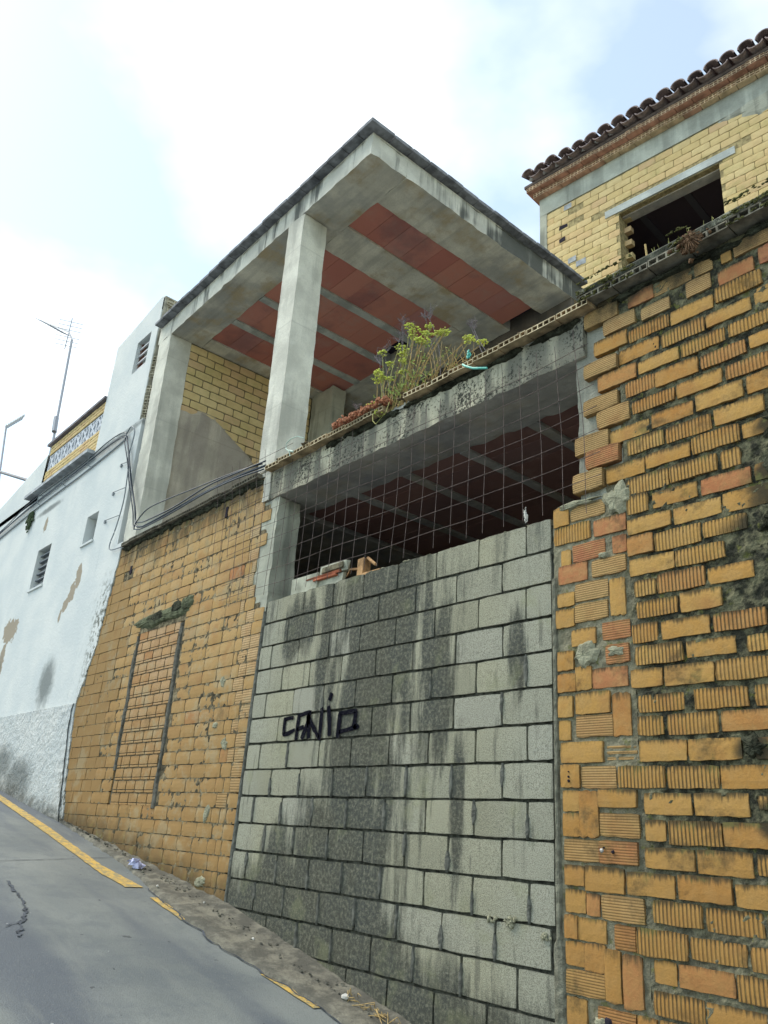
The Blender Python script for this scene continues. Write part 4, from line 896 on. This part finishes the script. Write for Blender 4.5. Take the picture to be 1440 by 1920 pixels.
cable('cable', [(-9.98, -.03, 4.90), (-9.78, -.06, 4.93), (-9.62, -.06, 4.78), (-9.66, -.06, 4.45), (-9.62, -.05, 4.25)], .009, GREYC, 'short grey loop where the bundle turns down on the white tower', 'grey cables on the white house')
cable('cable', [(-17, -.03, 4.50), (-13.7, -.03, 4.70), (-11.6, -.03, 4.74), (-10.2, -.03, 4.80), (-9.95, -.03, 4.84)], .012, GREYC, 'pale grey cable clipped under the dark bundle across the white wall', 'grey cables on the white house')
cable('cable', [(-9.62, -.05, 4.30), (-9.55, -.05, 3.80), (-9.63, -.05, 3.42), (-9.72, -.05, 3.24), (-9.66, -.05, 3.14), (-9.36, -.04, 3.11)], .008, GREYC, 'single grey cable dropping down the right edge of the white wall', 'grey cables on the white house')
for i, (x, z) in enumerate(((-9.96, 4.41), (-10.04, 4.02), (-10.13, 3.64))):
    mb = MB(); xe = (-9.62, -9.58, -9.60)[i]; mb.tube([(x-.02, -.02, z+.02), (x+.05, -.05, z), (xe, -.055, z-.05)], .006, 5); mb.box(x-.03, x+.02, -.03, -.01, z-.012, z+.018)
    tag(mb.build('cable_bracket', GREYC), ('topmost', 'middle', 'lowest')[i]+' of the small metal cable brackets at the right edge of the white wall', 'bracket', 'cable brackets on the white wall')
for i, (x, z) in enumerate(((-13.3, 4.84), (-12.2, 4.87), (-11.2, 4.88))):
    cl_ = MB().tube([(x, 0, z-.1), (x, -.07, z-.08), (x+.02, -.08, z+.05), (x+.03, -.01, z+.07)], .008, 5).build('cable_clip', GREYC)
    tag(cl_, ('leftmost', 'middle', 'rightmost')[i]+' wire clip holding the cable bundle on the white wall', 'clip', 'clips on the cable bundle')

# ---------------------------------------------------------------- white house
WH = thing('white_house', (-13, 0, gz(-13)), 'whitewashed house with peeling plaster, small windows and a tall stair tower', 'house')
def wpart(name, mb, mat=WHITE, smooth=False): return mb.build(name, mat, WH, smooth)
W2 = (-10.87, -10.47, 3.48, 3.90); W3 = (-12.81, -12.22, 3.18, 3.83); W1 = (-10.33, -9.88, 5.99, 6.53)
wpart('wall', wall_holes(-60, -10.2, -1.2, 5.0, -.012, [W2, W3], .22))
P = []
for j in range(150):
    z = lerp(-.35, 3.2, j/149); xe = lx0(z) + .02*noise.fractal(Vector((0, z*9, 0)), .8, 2, 4); row = []
    for i in range(14): row.append((lerp(-10.2, xe, i/13), -.012+.003*noise.noise(Vector((i, z*4, 0))), z))
    row.append((xe, .012, z)); P.append(row)
wpart('wall_edge', MB().grid(P))
wpart('wall_upper', wall_holes(-10.2, -9.56, 3.195, 5.0, -.0125, [], .25))
P = []      # rough lower coat
for j in range(40):
    row = []
    z = lerp(-.45, 1.255, j/39)
    for i in range(200): x = lerp(-15, -9.93, i/199) if True else 0; row.append((x + (0 if i < 199 else .03*noise.noise(Vector((0, z*9, 2)))+max(0, (1.0-z))*.26), -.030-.008*noise.fractal(Vector((x*14, 0, z*14)), .8, 2, 3), z))
    P.append(row)
P.append([(x, -.013, 1.262) for x, _, _ in P[-1]])
wpart('rough_plinth', MB().grid(P))
# tower: wall with a barred opening, rounded coping, side face of bare brick
wpart('tower', wall_holes(-11.17, -9.66, 5.0, 6.80, -.014, [W1], .25))
P = []
for i in range(24):
    x = lerp(-11.17, -9.66, i/23); zt = interp(x, [(-11.17, 6.87), (-10.4, 6.98), (-9.80, 7.08), (-9.72, 7.09), (-9.66, 7.04)])
    P.append([(x, -.014, 6.80), (x, -.014, zt-.04), (x, .02, zt), (x, .9, zt), (x, .9, 6.7)])
wpart('tower_top', MB().grid(P))
wpart('tower_side', MB().box(-11.17, -9.66, .25, .9, 4.9, 6.8).box(-9.665, -9.64, .0, .9, 3.2, 7.03), plain('bare_side', (0.36, 0.34, 0.27), .95, .4, 6))
HB = hollow_tpl('brick', plain('side_brick', (0.42, 0.38, 0.28), .9, .4, 10), 2, 2)
for i in range(9):
    o = link('brick', HB, WH, loc=(-9.625, .14+(i % 3)*.24+.02*(i//3), 6.95-(i//3)*.13), scale=(.22, .05, .11)); o.rotation_euler = (0, 0, math.radians(90))
for i in range(11):
    z = 5.95-i*.115+random.uniform(-.01, .01)
    if i == 3: continue
    o = link('brick', HB, WH, loc=(-9.60+random.uniform(-.015, .015), .02, z), scale=(.10, .08, .095)); o.rotation_euler = (0, 0, math.radians(40))
wpart('side_strip', MB().box(-9.64, -9.40, .05, .28, 3.15, 6.14), plain('side_strip_cement', (0.20, 0.20, 0.19), .95, .4, 5))
wpart('window_backing', MB().box(-10.36, -9.85, .26, .30, 5.95, 6.56), BROWN)
for i in range(4): z = 6.06+i*.12; wpart('window_bar', MB().box(-10.33, -9.88, .03, .05, z, z+.022), simple('bar_paint', (0.55, 0.56, 0.58)) if i == 0 else bpy.data.materials['bar_paint'])
wpart('window_frame', MB().box(-10.33, -10.29, .05, .10, 5.99, 6.53).box(-9.92, -9.88, .05, .1, 5.99, 6.53), BROWN)
for W in (W2, W3):
    wn_ = wpart('window', MB().box(W[0], W[1], .20, .21, W[2], W[3]), simple('window_dark', (0.10, 0.11, 0.12), .3, .5) if W is W2 else bpy.data.materials['window_dark'])
    MB().box(W[0]-.02, W[1]+.02, -.035, .0, W[2]-.035, W[2]-.004).build('sill', WHITE, wn_)
for i in range(6): z = 3.24+i*.10; wpart('window_bar', MB().box(-12.81, -12.22, .04, .10, z, z+.018), simple('louvre', (0.20, 0.22, 0.24)) if i == 0 else bpy.data.materials['louvre'])
wpart('window_slat_panel', MB().box(-10.80, -10.52, .12, .13, 3.5, 3.88), simple('pale_shutter', (0.42, 0.44, 0.44)))
# left stretch of parapet, slightly lower to the left
P = []
for i in range(40):
    x = lerp(-24, -13.56, i/39); zt = interp(x, [(-24, 4.6), (-15.94, 5.36), (-13.56, 5.75)]); P.append([(x, -.012, 4.9), (x, -.012, zt), (x, .2, zt), (x, .2, 4.9)])
wpart('parapet', MB().grid(P))
wpart('eave_board', MB().box(-13.98, -11.2, -.12, .0, 5.0, 5.055), plain('grey_cornice', (0.42, 0.44, 0.46), .8, .3, 6))
# glazed yellow parapet with a band of pierced blocks
YP = thing('parapet_wall', (-12.4, .05, 5.06), 'thin yellow brick parapet with a band of white pierced blocks on the white house', 'parapet')
MB().box(-13.53, -11.18, .02, .16, 5.06, 5.42).build('wall_core', MORTL, YP); MB().box(-13.53, -11.18, .02, .16, 5.73, 5.92).build('wall_core', MORTL, YP)
YT2 = [brick_tpl('brick', yellow_mat('glazed_yellow', False), 810+i, .004, .03) for i in range(3)]
for r, z in enumerate([5.065+i*.060 for i in range(6)]+[5.735+i*.060 for i in range(3)]):
    x = -13.53-(.12 if r % 2 else 0)
    while x < -11.2: put_brick('brick', YT2, YP, max(x, -13.53), min(x+.243, -11.18), z, z+.050, y=random.uniform(-.002, .002), depth=.05); x += .25
MB().box(-13.62, -11.17, -.05, .2, 5.922, 5.965).build('coping', plain('slate_coping', (0.17, 0.16, 0.18), .8, .3, 6), YP)
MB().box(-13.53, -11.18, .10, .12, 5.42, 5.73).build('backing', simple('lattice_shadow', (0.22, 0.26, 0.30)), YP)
LT = MB(); hw = .5
for (a, b, c, d) in ((-.5, -.5, .5, .5), (-.5, .5, .5, -.5)):
    dx, dz = c-a, d-b; l = math.hypot(dx, dz); ox_, oz_ = -dz/l*.055, dx/l*.055; n0 = len(LT.v)
    for y in (0, 1):
        for px, pz, sg in ((a, b, 1), (a, b, -1), (c, d, -1), (c, d, 1)): LT.v.append((px+ox_*sg, y, pz+oz_*sg))
    LT.f += [[n0, n0+1, n0+2, n0+3], [n0+4, n0+5, n0+6, n0+7], [n0, n0+1, n0+5, n0+4], [n0+2, n0+3, n0+7, n0+6], [n0+1, n0+2, n0+6, n0+5], [n0, n0+3, n0+7, n0+4]]
for b in ((-.5, .5, 0, 1, -.5, -.43), (-.5, .5, 0, 1, .43, .5), (-.5, -.43, 0, 1, -.43, .43), (.43, .5, 0, 1, -.43, .43), (-.06, .06, -.02, 1.0, -.43, .43)): LT.box(*b)
LTM = LT.mesh('pierced_block', plain('lattice_white', (0.58, 0.61, 0.66), .8, .15, 8))
for i in range(8): link('pierced_block', LTM, YP, loc=(-13.385+i*.293, .02, 5.575), scale=(.287, .06, .30))
# weeds in the white wall
mb = MB()
for i in range(220):
    z = 4.70-abs(random.gauss(0, .12)); mb.ball((-13.6+random.gauss(0, .06)+(4.5-z)*.1, -.04, z-.02), random.uniform(.012, .035), (1, .6, .9), 5, 3, .4)
tag(mb.build('wall_weed', LEAFG), 'small dark green weed growing from the white wall below the cables', 'plant')
# distant white building and pole behind the white house
FB = thing('far_house', (-37, 5, 3), 'distant white house with a low roof edge at the far left', 'house')
wall_holes(-60, -30.2, 2, 11.4, 5.0, [], 6).build('wall', WHITE, FB); MB().box(-61, -29.6, 4.6, 11, 11.42, 11.9).build('roof', plain('far_roof', (0.42, 0.40, 0.36)), FB)
MB().box(-34.2, -33.2, 4.95, 4.99, 9.6, 10.6).build('window', BROWN, FB)
tag(MB().tube([(-22.6, 1, 8.65), (-21.42, 1, 8.2), (-18.64, 1, 7.14), (-18.2, 1, 6.9)], .045, 6).build('pole', simple('pole_dark', (.09, .10, .13))), 'dark slanting pole behind the white parapet at the far left', 'pole')
# aerials
A1 = thing('tv_antenna', (-17.2, 1, 5.0), 'tall roof TV aerial on a thin mast above the yellow parapet', 'antenna')
MB().tube([(-17.26, 1, 5.0), (-17.26, 1, 7.57), (-17.5, 1, 9.0), (-17.77, 1, 10.57)], .030, 6).build('mast', METAL, A1)
bm_ = MB(); bm_.tube([(-17.75, 1, 10.55), (-18.2, 1, 11.0), (-20.34, .8, 12.27)], .02, 5)
for i in range(9): t = i/8; p = Vector((-18.4, 1, 11.02)).lerp(Vector((-20.3, .8, 12.25)), t); bm_.tube([p+Vector((0, -.16, 0)), p+Vector((0, .16, 0))], .009, 4)
bm_.build('boom', METAL, A1)
rf = MB()
for s_ in (-1, 1):
    for i in range(3): rf.tube([(-18.3, .75, 10.95+s_*(.1+i*.12)), (-18.1, 1.25, 10.95+s_*(.1+i*.12))], .008, 4)
rf.tube([(-18.2, 1, 10.5), (-18.2, 1, 11.4)], .012, 4); rf.build('reflector', METAL, A1)
MB().tube([(-17.26, .97, 7.9), (-17.36, .97, 8.3)], .06, 6).build('clamp', METAL, A1)
A2 = thing('tv_antenna', (-25.3, 2, 5.0), 'smaller comb-shaped TV aerial at the far left edge', 'antenna')
MB().tube([(-25.26, 2, 5.0), (-25.26, 2, 8.4), (-26.11, 2, 10.03), (-26.93, 2, 11.97)], .035, 6).build('mast', METAL, A2)
bm_ = MB(); bm_.tube([(-26.95, 2, 11.92), (-24.9, 2, 11.56)], .03, 5)
for i in range(10): x = -26.7+i*.19; z = 11.88-.175*(x+26.95); bm_.tube([(x, 1.98, z-.10), (x, 2.02, z+.12)], .02, 4)
bm_.build('boom', METAL, A2)

# ---------------------------------------------------------------- yellow brick house with the tiled roof (turned 5 degrees)
BH = thing('yellow_brick_house', (-5.133, 4.63, 0), 'yellow brick upper storey with tiled eave and glassless dark window, upper right', 'house', rz=math.radians(5))
def hp(name, mb, mat, smooth=False): o = link(name, mb.mesh(name, mat, smooth), BH); return o
WX0, WX1, WZ0, WZ1 = 0.0, 1.465, 6.9, 8.62
YW = plain('yellow_mortar', (0.36, 0.29, 0.15), .95, .4, 20, .1, 0, .006)
XL, XR = -1.345, 4.6
hp('wall', wall_holes(XL+.12, XR, 3.0, 9.32, .012, [(WX0, WX1, WZ0, WZ1)], .24), YW)
hp('side_wall', MB().box(XL, XL+.16, .25, 6.0, 3.0, 9.9), YW)
nb = 0; cands = []
for r in range(22):
    zt = 9.30-.1185*r; x = XL+.13-(.13 if r % 2 else 0)
    while x < XR-.05:
        a = max(x, XL+.13); b = min(x+.253, XR)
        if a < WX0 < b and WZ0 < zt-.05 < WZ1+.06: b = WX0
        if a < WX1 < b and WZ0 < zt-.05 < WZ1+.06: a = WX1
        if not (a >= WX0-.01 and b <= WX1+.01 and WZ0 < zt-.05 < WZ1+.06) and b-a > .05 and not (r in (1, 3) and -1.0 < a < -.8 ): cands.append((a, b, zt-.111, zt))
        x += .26
for a, b, c, d in cands[:290]: 
    if c > 8.63 and b > -.21 and a < 1.69 and c < 8.74: continue
    put_brick('brick', YTPL, BH, a, b, c, d, y=random.uniform(-.004, .003), depth=.06)
for r in range(8): zz = 6.95+r*.235; hp('jamb_brick', MB().box(WX0, WX0+.10, .15, .24, zz, zz+.085, jit=.003), YM)
corner = hp('corner_post', MB().box(XL, XL+.128, -.004, .25, 3, 9.32), CP)
hp('ring_beam', MB().box(XL, XR, -.006, .25, 9.322, 9.66), conc_mat('ring_beam', (0.47, 0.49, 0.42), .3, lo=.6))
hp('lintel', MB().box(-.21, 1.69, -.014, .10, 8.635, 8.755), conc_mat('lintel', (0.52, 0.55, 0.52), .2, lo=.7))
hp('soffit', MB().box(0.0, 1.465, .10, .25, 8.60, 8.64), CD)
GP_ = plain('grey_patch', (0.36, 0.38, 0.40))
for bx, bz in ((-.85, 8.15), (-.72, 8.03), (-.9, 9.2)): hp('repair_patch', MB().box(bx, bx+random.uniform(.1, .22), -.008, .0, bz, bz+.09, jit=.008), GP_)
mb = MB(); mb.box(-.99, -.85, -.006, .03, 8.86, 8.93, jit=.008); mb.box(-1.0, -.9, -.006, .03, 8.62, 8.70, jit=.008); hp('missing_brick', mb, BLACK)
hp('upper_cement', patch(MB(), 2.3, 9.25, .65, .16, -.006, .012, 3, 30, .5), CP)
# interior of the room behind the window
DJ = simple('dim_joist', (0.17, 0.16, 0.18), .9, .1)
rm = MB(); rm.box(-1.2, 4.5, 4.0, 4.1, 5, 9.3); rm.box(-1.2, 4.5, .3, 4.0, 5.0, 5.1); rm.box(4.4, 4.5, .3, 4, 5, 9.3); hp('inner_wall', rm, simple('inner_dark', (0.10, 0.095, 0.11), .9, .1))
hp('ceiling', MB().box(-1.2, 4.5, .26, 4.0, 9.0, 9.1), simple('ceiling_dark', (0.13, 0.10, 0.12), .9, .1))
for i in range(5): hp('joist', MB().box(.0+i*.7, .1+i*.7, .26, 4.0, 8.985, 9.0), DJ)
CUT = plain('cut_clay', (0.66, 0.50, 0.33), .9, .3, 7)
HC = [hollow_tpl('cornice_brick', plain('cornice_clay', (0.52, 0.30, 0.20), .9, .3, 7), 4, 2, .10, CUT), hollow_tpl('cornice_brick', plain('cornice_clay_pale', (0.60, 0.44, 0.27), .9, .3, 7), 4, 2, .10, CUT)]
HC2 = [hollow_tpl('cornice_brick', plain('cornice_clay_dark', (0.46, 0.25, 0.18), .9, .3, 7), 4, 2, .10, CUT)]
def yhole(tpl, x, wd, y, z, h_, dp):
    o = link('cornice_brick', random.choice(tpl), BH, loc=(x+wd/2, y+random.uniform(-.008, .008), z), scale=(wd, dp, h_)); o.rotation_euler = (0, random.uniform(-.012, .012), 0)
x = XL-.05
while x < 4.4: yhole(HC, x, .24, -.10, 9.705, .085, .35); x += .249
x = XL-.12
while x < 4.4: yhole(HC2, x, .24, -.20, 9.795, .075, .45); x += .249
hp('cornice_bed', MB().box(XL-.1, XR, -.19, .3, 9.836, 9.852).box(XL-.04, XR, -.09, .3, 9.748, 9.757).box(XL-.16, XR, -.20, 6, 9.853, 9.90), plain('cornice_bed', (0.14, 0.11, 0.10)))
hp('cornice_end', MB().box(XL-.055, XL-.04, -.09, .5, 9.66, 9.75).box(XL-.125, XL-.11, -.19, .5, 9.755, 9.84), TILER)
def tile_mesh(name, up, mat):
    P = []; P2 = []
    for i in range(9):
        t = math.pi*i/8; c_, s_ = math.cos(t), math.sin(t)
        P.append([(-.105*c_, 0, (.095*s_ if up else -.065*s_)), (-.085*c_, .46, (.08*s_ if up else -.055*s_)+.13)])
        P2.append([(-.088*c_, 0, (.078*s_ if up else -.048*s_)), (-.07*c_, .46, (.064*s_ if up else -.04*s_)+.13)])
    mb = MB(); mb.grid(P); mb.grid(P2)
    mb.grid([[P[i][0], P2[i][0]] for i in range(9)]); mb.grid([[P[i][1], P2[i][1]] for i in range(9)])
    return mb.mesh(name, mat, False)
TC = tile_mesh('roof_tile', True, TILE); TU = tile_mesh('roof_tile', False, TILE)
for row in range(3):
    i = 0; x = -1.36
    while x < 4.3:
        link('roof_tile', TC, BH, loc=(x+random.uniform(-.012, .012), -.345+row*.40+random.uniform(-.02, .02), 9.965+row*.115), rot=(0, random.uniform(-.05, .05), random.uniform(-.04, .04)))
        if row < 2: link('roof_tile', TU, BH, loc=(x+.118, -.31+row*.40, 9.955+row*.115))
        x += .229; i += 1
mb = MB()
mb.grid([[(XL-.1, .75, 10.14), (XR, .75, 10.14)], [(XL-.1, 6, 11.6), (XR, 6, 11.6)]]); hp('roof', mb, TILE)
mb = MB()
for i in range(26): x = -1.35+i*.236; mb.ball((x, -.20, 9.985), .055, (1, .5, .9), 6, 4, .3)
tag(hp('tile_mortar', mb, plain('tile_mortar', (0.42, 0.40, 0.38))), kind='stuff')

# ---------------------------------------------------------------- plants on the terrace edge
rs = random.Random(5)
def stem(mb, base, tip, r, n=6, bow=.05):
    b, t = Vector(base), Vector(tip); off = Vector((rs.uniform(-bow, bow), rs.uniform(-bow, bow)*.4, 0)); P = []
    for i in range(n+1): q = i/n; P.append(b.lerp(t, q)+off*math.sin(q*math.pi)+Vector((rs.uniform(-.004, .004), 0, 0)))
    mb.tube(P, r, 5, r*.55)
PL = thing('flowering_plant', (-4.05, -.02, 3.18), 'clump of dry yellow stems with lime-green flower heads growing on the terrace edge', 'plant')
heads = [(-4.55, 3.72), (-4.47, 3.62), (-4.45, 3.88), (-4.40, 3.74), (-4.27, 3.87), (-4.22, 3.80), (-4.19, 3.70), (-4.12, 4.00), (-4.10, 3.92), (-4.05, 3.93), (-4.05, 3.83), (-4.02, 3.78), (-3.98, 3.76), (-3.92, 3.90), (-3.93, 3.81), (-3.94, 3.73), (-3.80, 3.73), (-3.76, 3.73), (-3.73, 3.72), (-4.17, 3.60), (-4.18, 3.50), (-4.45, 3.58), (-4.50, 3.56), (-4.40, 3.55), (-3.52, 3.55), (-3.50, 3.49), (-3.37, 3.40), (-4.56, 3.28), (-4.48, 3.28), (-4.42, 3.13), (-4.09, 3.86), (-4.00, 3.88)]
sm = MB(); sg = MB(); um = MB()
for hx, hz_ in heads:
    hx -= .03; hz_ = 3.19+(hz_-3.19)*.78; bx = -4.28+(hx+4.05)*.55+rs.uniform(-.05, .05); hy = rs.uniform(-.06, .02)
    bx = min(bx, -3.62+(.12 if hx > -3.6 else 0))
    stem(sm if rs.random() < .6 else sg, (bx, .0, 3.15), (hx, hy, hz_-.02), .0048, 7, .07)
    for i in range(20): 
        a = rs.uniform(0, 6.28); r_ = .042*math.sqrt(rs.random()); q = (hx+r_*math.cos(a), hy+r_*math.sin(a), hz_+rs.uniform(-.008, .010)-r_*.25)
        um.ball(q, rs.uniform(.006, .0115), (1, 1, .75), 5, 3, .3)
        if i % 3 == 0: sg.tube([(hx, hy, hz_-.045), q], .0016, 4)
for i in range(75):
    bx = rs.uniform(-4.45, -3.50); stem(sm, (bx, rs.uniform(-.03, .03), 3.15), (bx+rs.gauss(.05, .10), rs.uniform(-.07, .03), 3.2+rs.uniform(.05, .33)*(1-abs(bx+4.0)*.7)), .0028, 5, .05)
tag(sm.build('dry_stems', STEM, PL), kind='stuff'); tag(sg.build('green_stems', STEMG, PL), kind='stuff'); tag(um.build('flower_heads', UMB, PL), kind='stuff')
lf = MB()
for i in range(330):
    bx = rs.gauss(-4.12, .20); bz = 3.20+abs(rs.gauss(.14, .12)); by = rs.uniform(-.07, .03); a = rs.uniform(0, 6.28); l = rs.uniform(.015, .035); d_x, d_z = math.cos(a)*l, math.sin(a)*l*.8+.008
    n0 = len(lf.v); lf.v += [(bx, by, bz), (bx+d_x*.5-d_z*.22, by-.006, bz+d_z*.5+d_x*.22), (bx+d_x, by-rs.uniform(-.01, .015), bz+d_z), (bx+d_x*.5+d_z*.22, by+.004, bz+d_z*.5-d_x*.22)]; lf.f.append([n0, n0+1, n0+2, n0+3])
tag(lf.build('leaves', plain('green_leaf', (0.27, 0.33, 0.09), .8, .45, 40), PL), kind='stuff')
dd = MB()
for cx, cz, hh in ((-4.50, 3.84, .16), (-4.44, 3.92, .12), (-4.18, 4.00, .16), (-4.25, 4.02, .12), (-3.92, 4.03, .15), (-3.97, 4.05, .12), (-4.24, 4.14, .1), (-3.44, 3.60, .10), (-3.48, 3.64, .08), (-4.78, 3.40, .08), (-4.28, 3.97, .14)):
    cx -= .02; cz = 3.19+(cz-3.19)*.80; stem(dd, (cx+.12, 0, 3.2), (cx, -.03, cz-hh*.5), .003, 6, .05)
    for i in range(16): 
        a = rs.uniform(-1.2, 1.2); l = hh*rs.uniform(.4, 1); dd.tube([(cx, -.03, cz-hh*.5), (cx+l*math.sin(a)*.4, -.03+rs.uniform(-.03, .03), cz-hh*.5+l*.5), (cx+l*math.sin(a)*.8, -.03+rs.uniform(-.04, .04), cz-hh*.5+l*math.cos(a))], .0018, 4)
dd.build('dead_heads', UMBD, PL)
hs = MB()
hs.tube([(-4.28, -.1, 3.15), (-4.24, -.16, 3.02), (-4.34, -.17, 2.95), (-4.42, -.14, 3.02), (-4.45, -.12, 3.10)], .004, 5); hs.build('hanging_stem', STEMG, PL)
sc_ = MB()
for i in range(620): sc_.ball((-5.02+rs.random()*.68, rs.uniform(-.12, .02), 3.185+rs.uniform(0, .045)), rs.uniform(.007, .014), (1, 1, 1.2), 5, 3, .3)
tag(sc_.build('stonecrop', SEDUM), 'low reddish-orange stonecrop mat on the terrace edge left of the flowering plant', 'plant')
hz1 = MB(); hz1.tube([(-3.46, -.13, 3.12), (-3.41, -.15, 3.075), (-3.33, -.16, 3.02), (-3.27, -.17, 2.99), (-3.20, -.16, 2.965)], .008, 6)
for i in range(8): hz1.ball((-3.39+rs.uniform(-.02, .02), -.14+rs.uniform(-.01, .01), 3.17+rs.uniform(-.025, .025)), .010, (1, .7, 1.3), 5, 3, .4)
tag(hz1.build('plastic_strap', TEAL), 'knotted turquoise plastic strap hanging off the terrace edge by the plant', 'strap')
st_ = MB(); st_.tube([(-5.36, -.15, 3.19), (-5.45, -.16, 3.235), (-5.55, -.16, 3.245), (-5.62, -.16, 3.22), (-5.60, -.17, 3.16), (-5.53, -.18, 3.11), (-5.50, -.18, 3.05)], .005, 5); st_.tube([(-5.52, -.18, 3.11), (-5.46, -.18, 3.08)], .009, 5)
tag(st_.build('string', simple('pale_green_string', (0.42, 0.55, 0.47))), 'curl of pale green string on the terrace rim below the middle column', 'string')
tag(MB().tube([(-5.10, .12, 3.16), (-5.10, .12, 3.36)], .012, 8).tube([(-5.10, .12, 3.36), (-5.07, .12, 3.37)], .012, 8).build('sky_gap_stub', WHITEP), 'short white stub standing in for a gap of sky at the left end of the stonecrop', 'sky gap')  # upright white stub, added in place of a gap of bright sky
rg = MB()
for i in range(26): rg.ball((-2.965+rs.uniform(-.01, .01)+.01*(i/26), -.05, 1.92-.10*i/26+rs.uniform(-.005, .005)), 0.003+.006*math.sin(i/26*3.1)**2, (1, .8, 1.4), 5, 3, .4)
tag(rg.build('rag', plain('rag', (.45, .44, .40))), 'pale knotted rag tied to the wire mesh near its right end', 'rag')

# ---------------------------------------------------------------- litter on the ground
def gp(x, y, dz=0): return (x, y, gz(x)+dz)
lt = MB()
for i in range(9): c_ = gp(-7.22+rs.uniform(-.05, .06), -.17+rs.uniform(-.03, .03), .05+rs.uniform(-.01, .03)); lt.box(c_[0]-.03, c_[0]+.035, c_[1]-.02, c_[1]+.02, c_[2]-.012, c_[2]+.012, jit=.016)
tag(lt.build('crumpled_wrapper', plain('wrapper', (0.50, 0.52, 0.74), .5, .35, 25, .3)), 'crumpled blue-white wrapper at the foot of the sandy brick wall', 'litter')
for i in range(9):
    x, y = ((-4.22, -.158), (-6.5, -.30), (-7.0, -.2), (-7.45, -.12), (-8.1, -.08), (-5.2, -.2), (-8.6, -.06), (-6.0, -.15), (-4.9, -.1))[i]
    r_ = (.022, .012, .014, .013, .012, .012, .014, .01, .012)[i]
    tag(MB().ball(gp(x, y, .035+r_*.6), r_, (1.2, 1, .8), 7, 5, .2).build('pebble', plain('pebble_pale', (.55, .53, .48)) if i == 0 else (bpy.data.materials['pebble_pale'] if i % 2 else KERB)),
        ('round white pebble on the cement strip near the bottom edge', 'pebble at the lower end of the sandy brick wall, nearest the yellow line gap', 'pebble just below the crumpled wrapper', 'pebble just above the crumpled wrapper', 'pebble on the wall foot below the walled-up doorway', 'pebble on the cement strip under the left half of the blocks', 'pebble highest up the slope by the white house', 'pebble at the corner where the brick wall meets the blocks', 'pebble against the foot of the block wall, second from the bottom edge')[i], 'pebble')
wd_ = MB()
for i in range(46):
    x = -4.25+rs.random()*.75; b_ = gp(x, -.03-rs.random()*.1, .03); wd_.tube([b_, (b_[0]+rs.uniform(-.05, .05), b_[1]-.03, b_[2]+rs.uniform(.02, .06)), (b_[0]+rs.uniform(-.12, .12), b_[1]-rs.uniform(.03, .09), b_[2]+rs.uniform(0, .03))], .0022, 4)
tag(wd_.build('dry_grass', STEM), 'wisps of dry grass at the foot of the block wall at the bottom edge', 'dry grass', kind='stuff')
gr = MB()
for i in range(420):
    x = rs.uniform(-9.6, -3.2); e = interp(x, EDGE); y = rs.uniform(min(-.05, e*.5), -.01); gr.ball(gp(x, y, .04), rs.uniform(.004, .012), (1.2, 1, .7), 5, 3, .4)
tag(gr.build('gravel', KERB), 'grit and crumbs lying along the foot of the walls', 'grit', kind='stuff')
